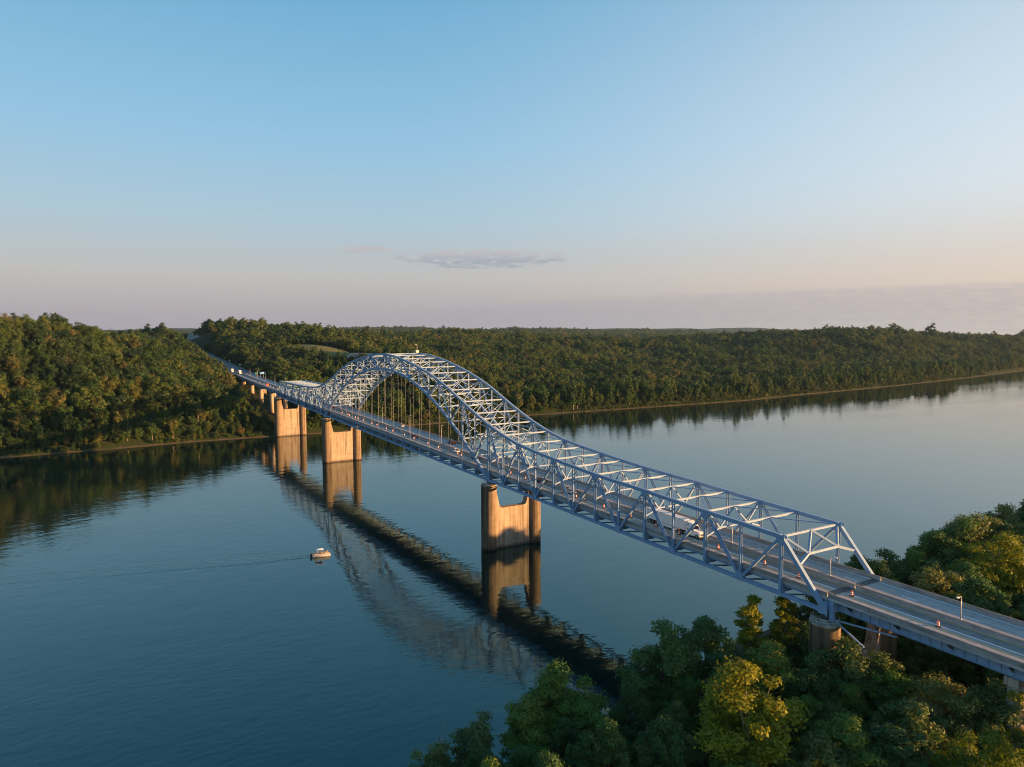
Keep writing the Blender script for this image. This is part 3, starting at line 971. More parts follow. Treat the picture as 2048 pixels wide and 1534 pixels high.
def instance_forest(name, pts, kinds, label):
    """one 'stuff' object: trees instanced on points"""
    coll = bpy.data.collections.new(name+'_sources')
    for i, k in enumerate(kinds):
        tv = np.array([v.co[:] for v in k.trunk.vertices]); 
        me = k.crown.copy(); me.name = 'woodland_tree'
        o = bpy.data.objects.new('%s_%02d' % (name, i), me)
        coll.objects.link(o)
    me = bpy.data.meshes.new(name)
    me.from_pydata(pts[:, :3].tolist(), [], [])
    for nm, typ, arr in (('kind_index', 'INT', pts[:, 3].astype(np.int32)), ('tree_scale', 'FLOAT', pts[:, 4].astype(np.float32)), ('turn', 'FLOAT', pts[:, 5].astype(np.float32))):
        at = me.attributes.new(nm, typ, 'POINT'); at.data.foreach_set('value', arr)
    o = link(name, me)
    ng = bpy.data.node_groups.new(name, 'GeometryNodeTree')
    ng.interface.new_socket('Geometry', in_out='INPUT', socket_type='NodeSocketGeometry')
    ng.interface.new_socket('Geometry', in_out='OUTPUT', socket_type='NodeSocketGeometry')
    N, L = ng.nodes, ng.links
    gi, go = N.new('NodeGroupInput'), N.new('NodeGroupOutput')
    m2p = N.new('GeometryNodeMeshToPoints'); L.new(gi.outputs[0], m2p.inputs[0])
    ci = N.new('GeometryNodeCollectionInfo'); ci.inputs[0].default_value = coll
    ci.inputs['Separate Children'].default_value = True; ci.inputs['Reset Children'].default_value = True
    ip = N.new('GeometryNodeInstanceOnPoints')
    L.new(m2p.outputs[0], ip.inputs['Points']); L.new(ci.outputs[0], ip.inputs['Instance'])
    ip.inputs['Pick Instance'].default_value = True

    def attr(nm, t):
        n = N.new('GeometryNodeInputNamedAttribute'); n.data_type = t; n.inputs[0].default_value = nm
        return n.outputs[0]
    L.new(attr('kind_index', 'INT'), ip.inputs['Instance Index'])
    cx = N.new('ShaderNodeCombineXYZ'); L.new(attr('turn', 'FLOAT'), cx.inputs[2])
    L.new(cx.outputs[0], ip.inputs['Rotation'])
    cs = N.new('ShaderNodeCombineXYZ'); sa = attr('tree_scale', 'FLOAT')
    for i in range(3):
        L.new(sa, cs.inputs[i])
    L.new(cs.outputs[0], ip.inputs['Scale'])
    L.new(ip.outputs[0], go.inputs[0])
    md = o.modifiers.new('trees', 'NODES'); md.node_group = ng
    o['kind'] = 'stuff'; o['label'] = label
    return o


def place_tree(name, kind, loc, scale, rot, label, group, cat='tree'):
    t = thing(name, label, cat, loc, rot, group)
    t.scale = (scale,)*3
    link('crown', kind.crown, t); link('trunk', kind.trunk, t)
    return t


ALLK = FAR_KINDS+SHORE_KINDS
far_pts[:, 3] = np.where(far_pts[:, 3] >= 100, far_pts[:, 3]-100+len(FAR_KINDS), far_pts[:, 3])
Hs = np.array([k.H for k in ALLK])
u_, w_, dep_ = project(far_pts[:, :3]+np.array([0, 0, 1.0])*(Hs[far_pts[:, 3].astype(int)]*far_pts[:, 4]*0.6)[:, None])
size_ = Hs[far_pts[:, 3].astype(int)]*far_pts[:, 4]/dep_
front = (u_ > 0) & (u_ < 2048) & ((far_pts[:, 0]-far_shore(far_pts[:, 1]) < 40) | (far_pts[:, 1] > 14))
score = np.where(front, size_, 0)
N_FAR_IND = 235
pick = np.argsort(-score)[:N_FAR_IND]
mask = np.zeros(len(far_pts), bool); mask[pick] = True
for i in pick:
    s, v, z, k, sc, rot = far_pts[i]
    k = int(k)
    if v > 0:
        lab, grp = 'leafy tree among others on the wooded far bank left of the bridge', 'trees of the wooded hillside left of the bridge'
    else:
        lab, grp = 'tall leafy tree in the row along the far shore right of the bridge', 'trees along the far shore right of the bridge'
    nm = 'waterside_tree' if k >= len(FAR_KINDS) else 'woodland_tree'
    place_tree(nm, ALLK[k], (s, v, z-0.3), sc, rot, lab, grp)
rest = far_pts[~mask].copy(); rest[:, 2] -= 0.5
instance_forest('woodland', rest, ALLK, 'dense mixed woodland covering the hills beyond the river')

# ------------------------------------------------------------------ the truss bridge
W = 10.28
_T = {0: 45.59, 1: 45.25, 2: 44.15, 3: 42.8, 4: 40.95, 5: 38.85, 6: 36.13, 7: 32.91, 8: 28.92, 9: 25.2, 10: 21.91, 11: 19.30, 12: 17.45, 13: 16.5, 14: 15.8, 15: 15.2,
      16: 14.69, 17: 14.45, 18: 14.25, 19: 13.9, 20: 13.56, 21: 13.3, 22: 13.0}
_Lw = {0: 37.9, 1: 37.54, 2: 36.45, 3: 34.73, 4: 31.95, 5: 28.51, 6: 24.25, 7: 19.21, 8: 13.4, 9: 6.99, 10: 0.0}


def BN(n, y):
    return np.array([n*P, y, zb(n)])


def TN(n, y):
    return np.array([n*P, y, zb(n)+_T[abs(n-10)]])


def LN(n, y):
    return np.array([n*P, y, zb(n)+_Lw[abs(n-10)]])


bridge = thing('arch_truss_bridge', 'long pale blue steel truss bridge with a through arch over the river', 'bridge', (0, 0, 0))
ST = M['steel']
REFY = (0, 1, 0)


def member(name, fn, *a, **k):
    mb = MB(); getattr(mb, fn)(*a, **k)
    return mb.build(name, ST, bridge, fix=False)


def trim(a, b, t0, t1):                     # shorten a bar at both ends
    d = nd(b-a)
    return a+d*t0, b-d*t1


for y in (W, -W):
    for n in range(-12, 32):
        a, b = TN(n, y), TN(n+1, y)
        member('top_chord', 'beam', a, b, 0.85, 0.95, REFY)
    for n in range(-13, 33):
        a, b = BN(n, y), BN(n+1, y)
        member('bottom_chord', 'hbeam', a, b, 0.80, 0.85, REFY, 0.06, 0.06)
    for n in range(0, 20):
        member('arch_rib', 'beam', LN(n, y), LN(n+1, y), 0.90, 1.10, REFY)
    member('end_post', 'beam', TN(-12, y), BN(-13, y), 0.85, 0.95, REFY)
    member('end_post', 'beam', TN(32, y), BN(33, y), 0.85, 0.95, REFY)
    for n in range(-12, 33):
        lo = LN(n, y) if 0 < n < 20 else BN(n, y)
        a, b = lo+np.array([0, 0, 0.3]), TN(n, y)-np.array([0, 0, 0.42])
        w = 0.95 if n in (0, 20) else (0.66 if n % 2 == 0 else 0.52)
        member('vertical_post', 'hbeam', a, b, 0.78 if n in (0, 20) else 0.70, w, REFY, 0.055, 0.05)
    for n in range(-12, 33, 2):             # top nodes are even, bottom and rib nodes odd
        for m in (n-1, n+1):
            if m < -11 or m > 31:
                continue
            lo = LN(m, y) if 0 < m < 20 else BN(m, y)
            a, b = trim(TN(n, y), lo, 0.55, 0.5)
            if m < n <= 10 or m > n >= 10:  # compression diagonals are boxes, ties are H-sections
                member('diagonal', 'hbeam', a, b, 0.66, 0.62, REFY, 0.05, 0.05)
            else:
                member('diagonal', 'beam', a, b, 0.66, 0.60, REFY)
    for n in range(1, 20):                  # wire rope hangers, a pair at each panel point
        a, b = LN(n, y)-np.array([0, 0, 0.45]), BN(n, y)+np.array([0, 0, 0.3])
        mb = MB()
        for e in (-0.14, 0.14):
            mb.tube([a+np.array([e, 0, 0]), b+np.array([e, 0, 0])], 0.026, 5)
        h = mb.build('hanger', M['rope'], bridge, fix=False)
        mb = MB().box(n*P-0.28, n*P+0.28, y-0.2, y+0.2, a[2]-0.9, a[2]+0.05)
        mb.build('hanger_socket', ST, h, fix=False)
        b2 = BN(n, y)
        member('deck_post', 'hbeam', b2+np.array([0, 0, 0.25]), b2+np.array([0, 0, 2.7]), 0.6, 0.55, REFY)

    def gusset(c, pts):
        for q in (-1, 1):
            mb = MB().prism([(c[0]+px, c[2]+pz) for px, pz in pts], 'y', c[1]+q*0.43, c[1]+q*0.47)
            mb.build('gusset_plate', ST, bridge)
    for n in range(-12, 33, 2):
        c = TN(n, y)
        gusset(c, [(-1.15, 0.42), (1.15, 0.42), (1.05, -0.7), (0.55, -1.75), (-0.55, -1.75), (-1.05, -0.7)])
    for n in list(range(-11, 0, 2))+list(range(21, 32, 2)):
        gusset(BN(n, y), [(-1.3, -0.5), (1.3, -0.5), (1.15, 0.75), (0.5, 1.7), (-0.5, 1.7), (-1.15, 0.75)])
    for n in range(1, 20, 2):
        c = LN(n, y); e = (LN(n+1, y)-LN(n-1, y)); g = e[2]/e[0]
        gusset(c, [(-1.25, -0.55-1.25*g), (0.1, -1.2), (1.25, -0.55+1.25*g), (1.2, 0.6+1.2*g), (0.5, 1.7), (-0.5, 1.7), (-1.2, 0.6-1.2*g)])
    for n in (0, 20):
        gusset(BN(n, y), [(-1.5, -0.75), (1.5, -0.75), (1.35, 0.9), (0.6, 2.0), (-0.6, 2.0), (-1.35, 0.9)])
    for n, q in ((-13, 1), (33, -1)):
        gusset(BN(n, y), [(-0.7*q, -1.0), (1.5*q, -0.7), (1.6*q, 0.6), (0.6*q, 1.9), (-0.7*q, 1.9)])

YREF = (1, 0, 0)
for n in range(-12, 33):
    # struts across the top
    a, b = TN(n, W-0.4), TN(n, -W+0.4)
    member('top_strut', 'hbeam', a, b, 0.38, 0.50, YREF, 0.04, 0.04)
    # K-shaped lateral bracing with its point towards mid-span
    if n != 10:
        m = n+1 if n < 10 else n-1
        apex = (TN(m, W)+TN(m, -W))/2
        for y in (W, -W):
            a, b = trim(TN(n, y*0.96), apex, 0.6, 0.3)
            member('lateral_brace', 'beam', a, b, 0.27, 0.28, (0, 0, 1))
    # rib struts and bracing
    if 2 <= n <= 18:
        member('rib_strut', 'beam', LN(n, W-0.45), LN(n, -W+0.45), 0.45, 0.5, YREF)
        if n != 10:
            m = n+1 if n < 10 else n-1
            apex = (LN(m, W)+LN(m, -W))/2
            for y in (W, -W):
                a, b = trim(LN(n, y*0.96), apex, 0.6, 0.3)
                member('lateral_brace', 'beam', a, b, 0.26, 0.26, (0, 0, 1))


def sway_portal(top, bot_dir, depth, knee, w=0.34):
    """W-shaped frame under a top strut: depth to the lower strut, knee further down at the posts"""
    T = lambda f: top[0]+(top[1]-top[0])*f
    D = lambda f, k: T(f)+bot_dir*k
    A, B = D(0.25, depth), D(0.75, depth)
    for a, b, ww in ((D(0.02, knee), A, w*1.15), (A, B, w*1.15), (B, D(0.98, knee), w*1.15), (T(0.03), A, w), (T(0.5), A, w), (T(0.5), B, w), (T(0.97), B, w)):
        member('sway_brace', 'beam', a, b, ww, ww, YREF)
    for q in (A, B):
        MB().frame(q, (0.05, 0, 0), (0, 0.75, 0), (0, 0, 0.42)).build('knee_plate', ST, bridge)


DOWN = np.array([0, 0, -1.0])
for n in list(range(-10, 0, 2))+list(range(22, 32, 2)):
    sway_portal((TN(n, W), TN(n, -W)), DOWN, _T[abs(n-10)]-8.7, _T[abs(n-10)]-7.1)
for n, e in ((-12, -13), (32, 33)):         # portals in the plane of the end posts
    dirv = nd(BN(e, 0)-TN(n, 0))
    sway_portal((TN(n, W), TN(n, -W)), dirv, 5.0, 6.9, 0.5)
for n in (0, 20):
    h = _T[10]
    t0, t1 = TN(n, W), TN(n, -W)
    for dz in (4.6, 9.2):
        member('sway_strut', 'beam', t0+DOWN*dz, t1+DOWN*dz, 0.36, 0.4, YREF)
    for k0, k1 in ((0.3, 4.6), (4.6, 9.2)):
        mid0, mid1 = (t0+t1)/2+DOWN*k0, (t0+t1)/2+DOWN*k1
        for y0, y1 in ((t0, t1), (t1, t0)):
            member('sway_brace', 'beam', y0+DOWN*k0, mid1, 0.23, 0.23, YREF)
            member('sway_brace', 'beam', y0+DOWN*k1, mid0, 0.23, 0.23, YREF)
    sway_portal((t0+DOWN*9.2, t1+DOWN*9.2), DOWN, 4.0, 6.0, 0.4)
for n in range(1, 20):
    d = _T[abs(n-10)]-_Lw[abs(n-10)]
    t0, t1 = TN(n, W), TN(n, -W)
    nl = 2 if d > 11.5 else 1
    low = d if n > 1 and n < 19 else d-1.0
    for q in range(nl):
        k0, k1 = low*q/nl, low*(q+1)/nl
        if q < nl-1 or n in (1, 19):
            member('sway_strut', 'beam', t0+DOWN*k1, t1+DOWN*k1, 0.32, 0.36, YREF)
        mid0, mid1 = (t0+t1)/2+DOWN*k0, (t0+t1)/2+DOWN*k1
        for y0 in (t0, t1):
            member('sway_brace', 'beam', y0+DOWN*(k0+0.3), mid1, 0.21, 0.21, YREF)
            if n % 2 == 0:
                member('sway_brace', 'beam', y0+DOWN*(k1-0.3), mid0, 0.21, 0.21, YREF)

# floor system
for n in range(-13, 34):
    s = n*P; z1 = deck_z(s)-0.56
    mb = MB()
    mb.box(s-0.03, s+0.03, -W+0.42, W-0.42, zb(n)+0.25, z1)
    mb.box(s-0.28, s+0.28, -W+0.42, W-0.42, z1-0.05, z1)
    mb.box(s-0.28, s+0.28, -W+0.42, W-0.42, zb(n)+0.2, zb(n)+0.25)
    for y in np.arange(-9, 9.1, 1.5):
        for q in (-1, 1):
            mb.box(s+q*0.03-(0.14 if q < 0 else 0), s+q*0.03+(0.14 if q > 0 else 0), y-0.02, y+0.02, zb(n)+0.25, z1-0.05)
    mb.build('floor_beam', ST, bridge, fix=False)
for n in range(-13, 33):
    for a, b in (((n, W), (n+1, -W)), ((n, -W), (n+1, W))):
        p0, p1 = BN(a[0], a[1]*0.95), BN(b[0], b[1]*0.95)
        dz = np.array([0, 0, -0.05 if a[1] > 0 else -0.38])
        member('bottom_lateral', 'beam', p0+dz, p1+dz, 0.3, 0.3, (0, 0, 1))

SPAN = [NEAR_END+0.06+i*(FAR_END-NEAR_END-0.12)/92 for i in range(93)]
for y in (-9.2, -6.6, -4.0, -1.4, 1.4, 4.0, 6.6, 9.2):
    mb = MB(); dz = 0.62 if abs(y) > 9 else 0.75
    mb.extrude([(-0.16, -0.56), (0.16, -0.56), (0.16, -0.60), (0.02, -0.60), (0.02, -0.56-dz), (0.16, -0.56-dz), (0.16, -0.60-dz), (-0.16, -0.60-dz), (-0.16, -0.56-dz), (-0.02, -0.56-dz), (-0.02, -0.60), (-0.16, -0.60)],
               [(s, y, deck_z(s)-0.02) for s in SPAN])
    mb.build('stringer', ST, bridge)


def deck_run(parent, stations, half=9.72):
    mb = MB().extrude([(-half, -0.55), (half, -0.55), (half, 0.0), (-half, 0.0)], [(s, 0, deck_z(s)) for s in stations])
    return mb.build('deck_slab', M['deck'], parent)


PARAPET = [(0.0, 0.004), (0.40, 0.004), (0.40, 0.93), (0.16, 0.93), (0.12, 0.35), (0.0, 0.16)]
MEDIAN = [(-0.32, 0.004), (0.32, 0.004), (0.30, 0.10), (0.12, 0.36), (0.085, 0.95), (-0.085, 0.95), (-0.12, 0.36), (-0.30, 0.10)]


def barriers(parent, s0, s1, seg_p, seg_m, half=9.72, median=True):
    n = max(1, round((s1-s0)/seg_p))
    for i in range(n):
        a, b = s0+(s1-s0)*i/n+0.02, s0+(s1-s0)*(i+1)/n-0.02
        m_ = (a+b)/2
        for q in (1, -1):
            prof = [(q*(half-0.42+y), z) for y, z in PARAPET]
            MB().extrude(prof, [(s, 0, deck_z(s)) for s in (a, m_, b)]).build('parapet', M['barrier'], parent)
    if median:
        n = max(1, round((s1-s0)/seg_m))
        for i in range(n):
            a, b = s0+(s1-s0)*i/n+0.025, s0+(s1-s0)*(i+1)/n-0.025
            MB().extrude(MEDIAN, [(s, 0, deck_z(s)) for s in (a, b)]).build('median_barrier', M['barrier'], parent)


def line(parent, y0, y1, s0, s1, w, m, name, step=5.7):
    n = max(1, int(abs(s1-s0)/step))
    mb = MB(); vs = []
    for i in range(n+1):
        k = i/n; s = s0+(s1-s0)*k; y = y0+(y1-y0)*k
        z = deck_z(s)+0.006
        vs += [(s, y-w/2, z), (s, y+w/2, z)]
    mb.add(vs, [(2*i, 2*i+2, 2*i+3, 2*i+1) for i in range(n)])
    return mb.build(name, m, parent)


def dashes(parent, y, s0, s1, name='lane_dash'):
    s = s0
    while s+3.05 < s1:
        line(parent, y, y, s, s+3.05, 0.30, M['white_line'], name, 3.1)
        s += 12.2


deck_run(bridge, SPAN)
barriers(bridge, NEAR_END+0.1, FAR_END-0.1, P, P/2)
line(bridge, 0.85, 0.85, NEAR_END+0.9, FAR_END-1, 0.32, M['yellow_line'], 'yellow_line')
line(bridge, 4.1, 4.1, NEAR_END+0.9, FAR_END-1, 0.36, M['white_line'], 'white_line')
line(bridge, 5.55, 4.55, NEAR_END+0.9, 40, 0.32, M['yellow_line'], 'yellow_line')
line(bridge, 4.55, 4.55, 40, FAR_END-1, 0.32, M['yellow_line'], 'yellow_line')
line(bridge, -0.95, -0.95, NEAR_END+0.9, FAR_END-1, 0.32, M['yellow_line'], 'yellow_line')
line(bridge, -8.45, -8.45, NEAR_END+0.9, FAR_END-1, 0.30, M['white_line'], 'white_line')
dashes(bridge, -4.75, NEAR_END+3, FAR_END-3)
# expansion joints
for s0, q in ((NEAR_END, 1), (FAR_END, -1)):
    for k in range(3):
        a = s0+q*(0.15+k*0.62) if q > 0 else s0-0.15-k*0.62-0.5
        for y0, y1 in ((0.34, 9.28), (-9.28, -0.34)):
            MB().add([(a, y0, deck_z(a)+0.008), (a+0.5, y0, deck_z(a+0.5)+0.008), (a+0.5, y1, deck_z(a+0.5)+0.008), (a, y1, deck_z(a)+0.008)], [(0, 1, 2, 3)]).build('expansion_joint', M['joint'], bridge)
# scuppers and stains are small; the navigation light and equipment box on the crown of the arch
cb = TN(10, -W)
mb = MB().box(cb[0]+1.0, cb[0]+3.2, cb[1]+0.6, cb[1]+2.2, cb[2]+0.6, cb[2]+1.9)
bx_ = mb.build('equipment_box', M['galv'], bridge)
mb = MB().tube([(cb[0]+1.4, cb[1]+1.6, cb[2]+2.2), (cb[0]+1.4, cb[1]+1.6, cb[2]+5.0), (cb[0]+0.9, cb[1]+2.9, cb[2]+5.0)], 0.13, 6)
mb.build('camera_mast', M['galv'], bx_)

# ------------------------------------------------------------------ river piers
def river_pier(s, top, base, label, dark_cap=True):
    p = thing('bridge_pier', label, 'bridge pier', (s, 0, base), 0, 'river piers of the bridge')
    H = top-base; r = 3.1; n = 28
    for y in (W, -W):
        mb = MB().tube([(0, y, 0), (0, y, H-0.5), (0, y, H-0.5), (0, y, H)], [r*1.02, r, r*1.03, r*1.03], n)
        c = mb.build('pier_column', M['pier'], p)
        for pl in c.data.polygons:
            pl.use_smooth = abs(pl.normal.z) < 0.5
        # bearing and railing
        MB().box(-1.1, 1.1, y-0.9, y+0.9, H, H+0.45).build('bearing_pedestal', M['pier'], c)
        MB().prism([(-0.8, H+0.45), (0.8, H+0.45), (0.3, H+1.5), (-0.3, H+1.5)], 'y', y-0.5, y+0.5).build('bearing', M['dark_steel'], c)
        mb = MB()
        for zr in (0.55, 1.1):
            ring = [(math.cos(2*math.pi*k/24)*(r-0.25), y+math.sin(2*math.pi*k/24)*(r-0.25), H+zr) for k in range(25)]
            mb.tube(ring, 0.05, 4)
        for k in range(8):
            a = 2*math.pi*k/8
            x_, y_ = math.cos(a)*(r-0.25), y+math.sin(a)*(r-0.25)
            mb.tube([(x_, y_, H), (x_, y_, H+1.1)], 0.04, 4)
        mb.build('railing', M['galv'], c, fix=False)
    # web wall with a wide U-shaped notch
    nb = H-9.7; pts = [(-W+0.6, 0), (W-0.6, 0), (W-0.6, H-1.0), (8.05, H-1.0)]
    def arc(cx, cz, a0, a1, rr, m=7):
        return [(cx+rr*math.cos(a0+(a1-a0)*i/m), cz+rr*math.sin(a0+(a1-a0)*i/m)) for i in range(m+1)]
    rr = 1.5
    pts += arc(6.35-rr, nb+rr, math.radians(-12), math.radians(-90), rr)
    pts += arc(-6.35+rr, nb+rr, math.radians(-90), math.radians(-168), rr)
    pts += [(-8.05, H-1.0), (-W+0.6, H-1.0)]
    MB().prism(pts, 'x', -1.45, 1.45).build('web_wall', M['pier'], p)
    return p


river_pier(NEAR_END, 23.2, 3.0, 'stained concrete pier half hidden by trees under the near end of the truss')
river_pier(0, 25.9, -5.0, 'nearest concrete pier standing in the river, its foot in shade')
river_pier(20*P, 29.9, -5.0, 'sunlit concrete pier in the river under the far foot of the arch')
river_pier(FAR_END, 33.0, -3.0, 'sunlit concrete pier at the far river bank')


# ------------------------------------------------------------------ approach viaducts
def viaduct(label, s0, s1, gy=7.7, depth=2.25, stiff=2.0, bracket=10.0):
    p = thing('approach_viaduct', label, 'bridge')
    n = max(2, int((s1-s0)/6))
    st = [s0+(s1-s0)*i/n for i in range(n+1)]
    deck_run(p, st)
    barriers(p, s0, s1, 9.0, 6.0)
    for y in (gy, gy/3, -gy/3, -gy):
        t = 0.56
        mb = MB().extrude([(-0.3, -t), (0.3, -t), (0.3, -t-0.06), (0.02, -t-0.06), (0.02, -t-depth), (0.34, -t-depth), (0.34, -t-depth-0.07), (-0.34, -t-depth-0.07), (-0.34, -t-depth), (-0.02, -t-depth), (-0.02, -t-0.06), (-0.3, -t-0.06)],
                          [(s, y, deck_z(s)-0.01) for s in st])
        g = mb.build('girder', ST, p)
        if abs(y) == gy:
            q = 1 if y > 0 else -1
            s = s0+1.0
            while s < s1:
                z = deck_z(s)-t
                MB().box(s-0.025, s+0.025, *sorted((y+q*0.02, y+q*0.24)), z-depth, z-0.06).build('stiffener', ST, g, fix=False)
                s += stiff
            s = s0+6.0
            while s < s1:
                z = deck_z(s)-t
                MB().prism([(y+q*0.26, z-0.02), (y+q*1.9, z-0.02), (y+q*1.9, z-0.35), (y+q*0.26, z-1.5)], 'x', s+0.9, s+1.06).build('bracket', M['dark_steel'], g)
                s += bracket
    return p


near_via = viaduct('approach viaduct with stiffened pale blue girders at the near end of the bridge', -330.0, NEAR_END-0.12)
line(near_via, 0.85, 0.85, -330, NEAR_END-0.6, 0.32, M['yellow_line'], 'yellow_line')
line(near_via, 4.1, 4.1, -330, NEAR_END-0.9, 0.36, M['white_line'], 'white_line')
line(near_via, 5.9, 5.55, -330, NEAR_END-0.9, 0.32, M['yellow_line'], 'yellow_line')
line(near_via, -0.95, -0.95, -330, NEAR_END-0.6, 0.32, M['yellow_line'], 'yellow_line')
line(near_via, -8.45, -8.45, -330, NEAR_END-0.6, 0.30, M['white_line'], 'white_line')
dashes(near_via, -4.75, -330, NEAR_END-3)
# inspection brace by the first pier
for a, b in (((NEAR_END-1.2, 9.0, 23.6), (NEAR_END-13.5, 7.0, 24.0)), ((NEAR_END-1.6, 9.2, 23.5), (NEAR_END-9.0, 10.6, 21.0)), ((NEAR_END-8.8, 10.5, 21.0), (NEAR_END-8.8, 10.5, 23.6))):
    MB().beam(a, b, 0.3, 0.3, (0, 0, 1)).build('walkway_brace', ST, near_via)
MB().box(NEAR_END-1.6, NEAR_END-0.7, W-1.0, W-0.2, 23.25, deck_z(NEAR_END)-0.6).build('bearing_post', ST, near_via)
MB().box(NEAR_END-1.6, NEAR_END-0.7, -W+0.2, -W+1.0, 23.25, deck_z(NEAR_END)-0.6).build('bearing_post', ST, near_via)
MB().box(NEAR_END-1.5, NEAR_END-0.8, -W+1.0, W-1.0, deck_z(NEAR_END)-3.0, deck_z(NEAR_END)-0.6).build('end_floor_beam', ST, near_via)

far_via = viaduct('approach viaduct climbing from the far end of the truss towards the hills', FAR_END+0.12, 598.0, bracket=14.0, stiff=6.0)
for y, m, nm in ((0.85, 'yellow_line', 'yellow_line'), (4.1, 'white_line', 'white_line'), (4.55, 'yellow_line', 'yellow_line'), (-0.95, 'yellow_line', 'yellow_line'), (-8.45, 'white_line', 'white_line'), (8.45, 'white_line', 'white_line')):
    line(far_via, y, y, FAR_END+1, 598, 0.26, M[m], nm)
dashes(far_via, -4.75, FAR_END+3, 598)


def column_pier(s, label, y=6.2, r=1.5):
    zg = float(terrain_z([s], [0.0])[0])-1.0
    top = deck_z(s)-0.56-2.35
    p = thing('viaduct_pier', label, 'bridge pier', (s, 0, zg), 0, 'piers of the approach viaducts')
    for q in (1, -1):
        c = MB().tube([(0, q*y, 0), (0, q*y, top-zg-1.4)], [r, r*0.93], 18).build('pier_column', M['pier'], p)
        for pl in c.data.polygons:
            pl.use_smooth = abs(pl.normal.z) < 0.5
    MB().box(-1.2, 1.2, -8.6, 8.6, top-zg-1.4, top-zg).build('pier_cap', M['pier'], p)
    return p


column_pier(421, 'tall two-column viaduct pier just beyond the far bank pier', 6.0, 2.0)
column_pier(470, 'second viaduct pier up the slope beyond the far end of the truss', 6.0, 2.2)
column_pier(517, 'third and shortest lit viaduct pier up the far slope', 6.0, 2.2)
column_pier(563, 'last viaduct pier under the far approach, deep in shade', 6.0, 2.0)
column_pier(-183, 'viaduct pier overgrown with creeper at the right edge', 6.6, 1.5)
column_pier(-232, 'near viaduct pier among trees right of the picture', 6.6, 1.5)
column_pier(-281, 'near viaduct pier closest to the abutment', 6.6, 1.5)

# highway beyond the far viaduct
mb = MB()
stn = np.arange(597.0, 1420.0, 12.0)
hz = lambda s: float(np.interp(s, ROAD_S, ROAD_Z))+0.05 if s > 640 else deck_z(s)+(float(np.interp(640, ROAD_S, ROAD_Z))+0.05-deck_z(640))*max(0, (s-598)/42)
vsx = []
for s in stn:
    vsx += [(s, -13.5, hz(s)), (s, 12.5, hz(s))]
mb.add(vsx, [(2*i, 2*i+2, 2*i+3, 2*i+1) for i in range(len(stn)-1)])
hw = mb.build('highway', M['asphalt']); hw['kind'] = 'structure'


def hline(y, w, m, nm):
    mb = MB(); vs = []
    for s in stn:
        vs += [(s, y-w/2, hz(s)+0.01), (s, y+w/2, hz(s)+0.01)]
    mb.add(vs, [(2*i, 2*i+2, 2*i+3, 2*i+1) for i in range(len(stn)-1)])
    mb.build(nm, m, hw)


for y, m, nm in ((0.9, 'yellow_line', 'yellow_line'), (-0.9, 'yellow_line', 'yellow_line'), (8.45, 'white_line', 'white_line'), (-8.45, 'white_line', 'white_line'), (4.7, 'white_line', 'white_line'), (-4.7, 'white_line', 'white_line')):
    hline(y, 0.25, M[m], nm)
mb = MB().extrude(MEDIAN, [(s, 0, hz(s)) for s in stn]); mb.build('median_barrier', M['barrier'], hw)
for y in (-13.2, 12.2):
    mb = MB().extrude([(-0.06, 0.45), (0.06, 0.45), (0.06, 0.8), (-0.06, 0.8)], [(s, y, hz(s)) for s in stn])
    for s in stn[::1]:
        mb.box(s-0.08, s+0.08, y-0.16, y-0.06, hz(s)-0.3, hz(s)+0.75)
    mb.build('guard_rail', M['galv'], hw)

# ------------------------------------------------------------------ meadow terrace, gravel yard, rock cutting
def patch(name, m, fn, grid, lift=0.35):
    pts = []; idx = {}
    S, V = grid
    for i, s in enumerate(S):
        for j, v in enumerate(V):
            if fn(s, v):
                idx[(i, j)] = len(pts); pts.append((s, v))
    arr = np.array(pts); z = terrain_z(arr[:, 0], arr[:, 1])+lift
    mb = MB(); vs = [(p[0], p[1], q) for p, q in zip(pts, z)]
    fs = [(idx[i, j], idx[i+1, j], idx[i+1, j+1], idx[i, j+1]) for (i, j) in idx if (i+1, j) in idx and (i, j+1) in idx and (i+1, j+1) in idx]
    mb.add(vs, fs)
    o = mb.build(name, m, smooth=True); o['kind'] = 'structure'
    return o


_ms = np.arange(min(MEA[0], MEB[0])-60, max(MEA[0], MEB[0])+60, 6.0); _mv = np.arange(min(MEA[1], MEB[1])-60, max(MEA[1], MEB[1])+60, 5.0)
patch('meadow', M['meadow'], lambda s, v: bool(in_meadow(s, v)), (_ms, _mv), 0.6)
_gy = px_at(722, 707, 945)
patch('gravel_yard', M['gravel'], lambda s, v: ((s-_gy[0])/34)**2+((v-_gy[1])/20)**2 < 1, (np.arange(_gy[0]-40, _gy[0]+40, 4.0), np.arange(_gy[1]-24, _gy[1]+24, 3.0)), 1.2)

# limestone cutting beside the highway, in ledges
mb = MB(); r = np.random.default_rng(5)
cs = np.arange(1120, 1620, 10.0)
rowsN = 9
for i, s in enumerate(cs):
    zr = float(np.interp(s, ROAD_S, ROAD_Z))
    for k in range(rowsN):
        ledge = 1.6*(k//3)
        mb.v.append((s+r.uniform(-2, 2), -24-ledge-k*0.35+r.uniform(-0.6, 0.6)-(s-1120)*0.035, zr-1+k*2.0+r.uniform(-0.3, 0.3)))
for i in range(len(cs)-1):
    for k in range(rowsN-1):
        a = i*rowsN+k
        mb.f.append((a, a+rowsN, a+rowsN+1, a+1)); mb.m.append(0)
rc = mb.build('rock_cutting', M['rock']); rc['kind'] = 'structure'

# ------------------------------------------------------------------ trees of the near bank
NK = {}
def nk(key, *a, **k):
    NK[key] = tree_kind(*a, **k)


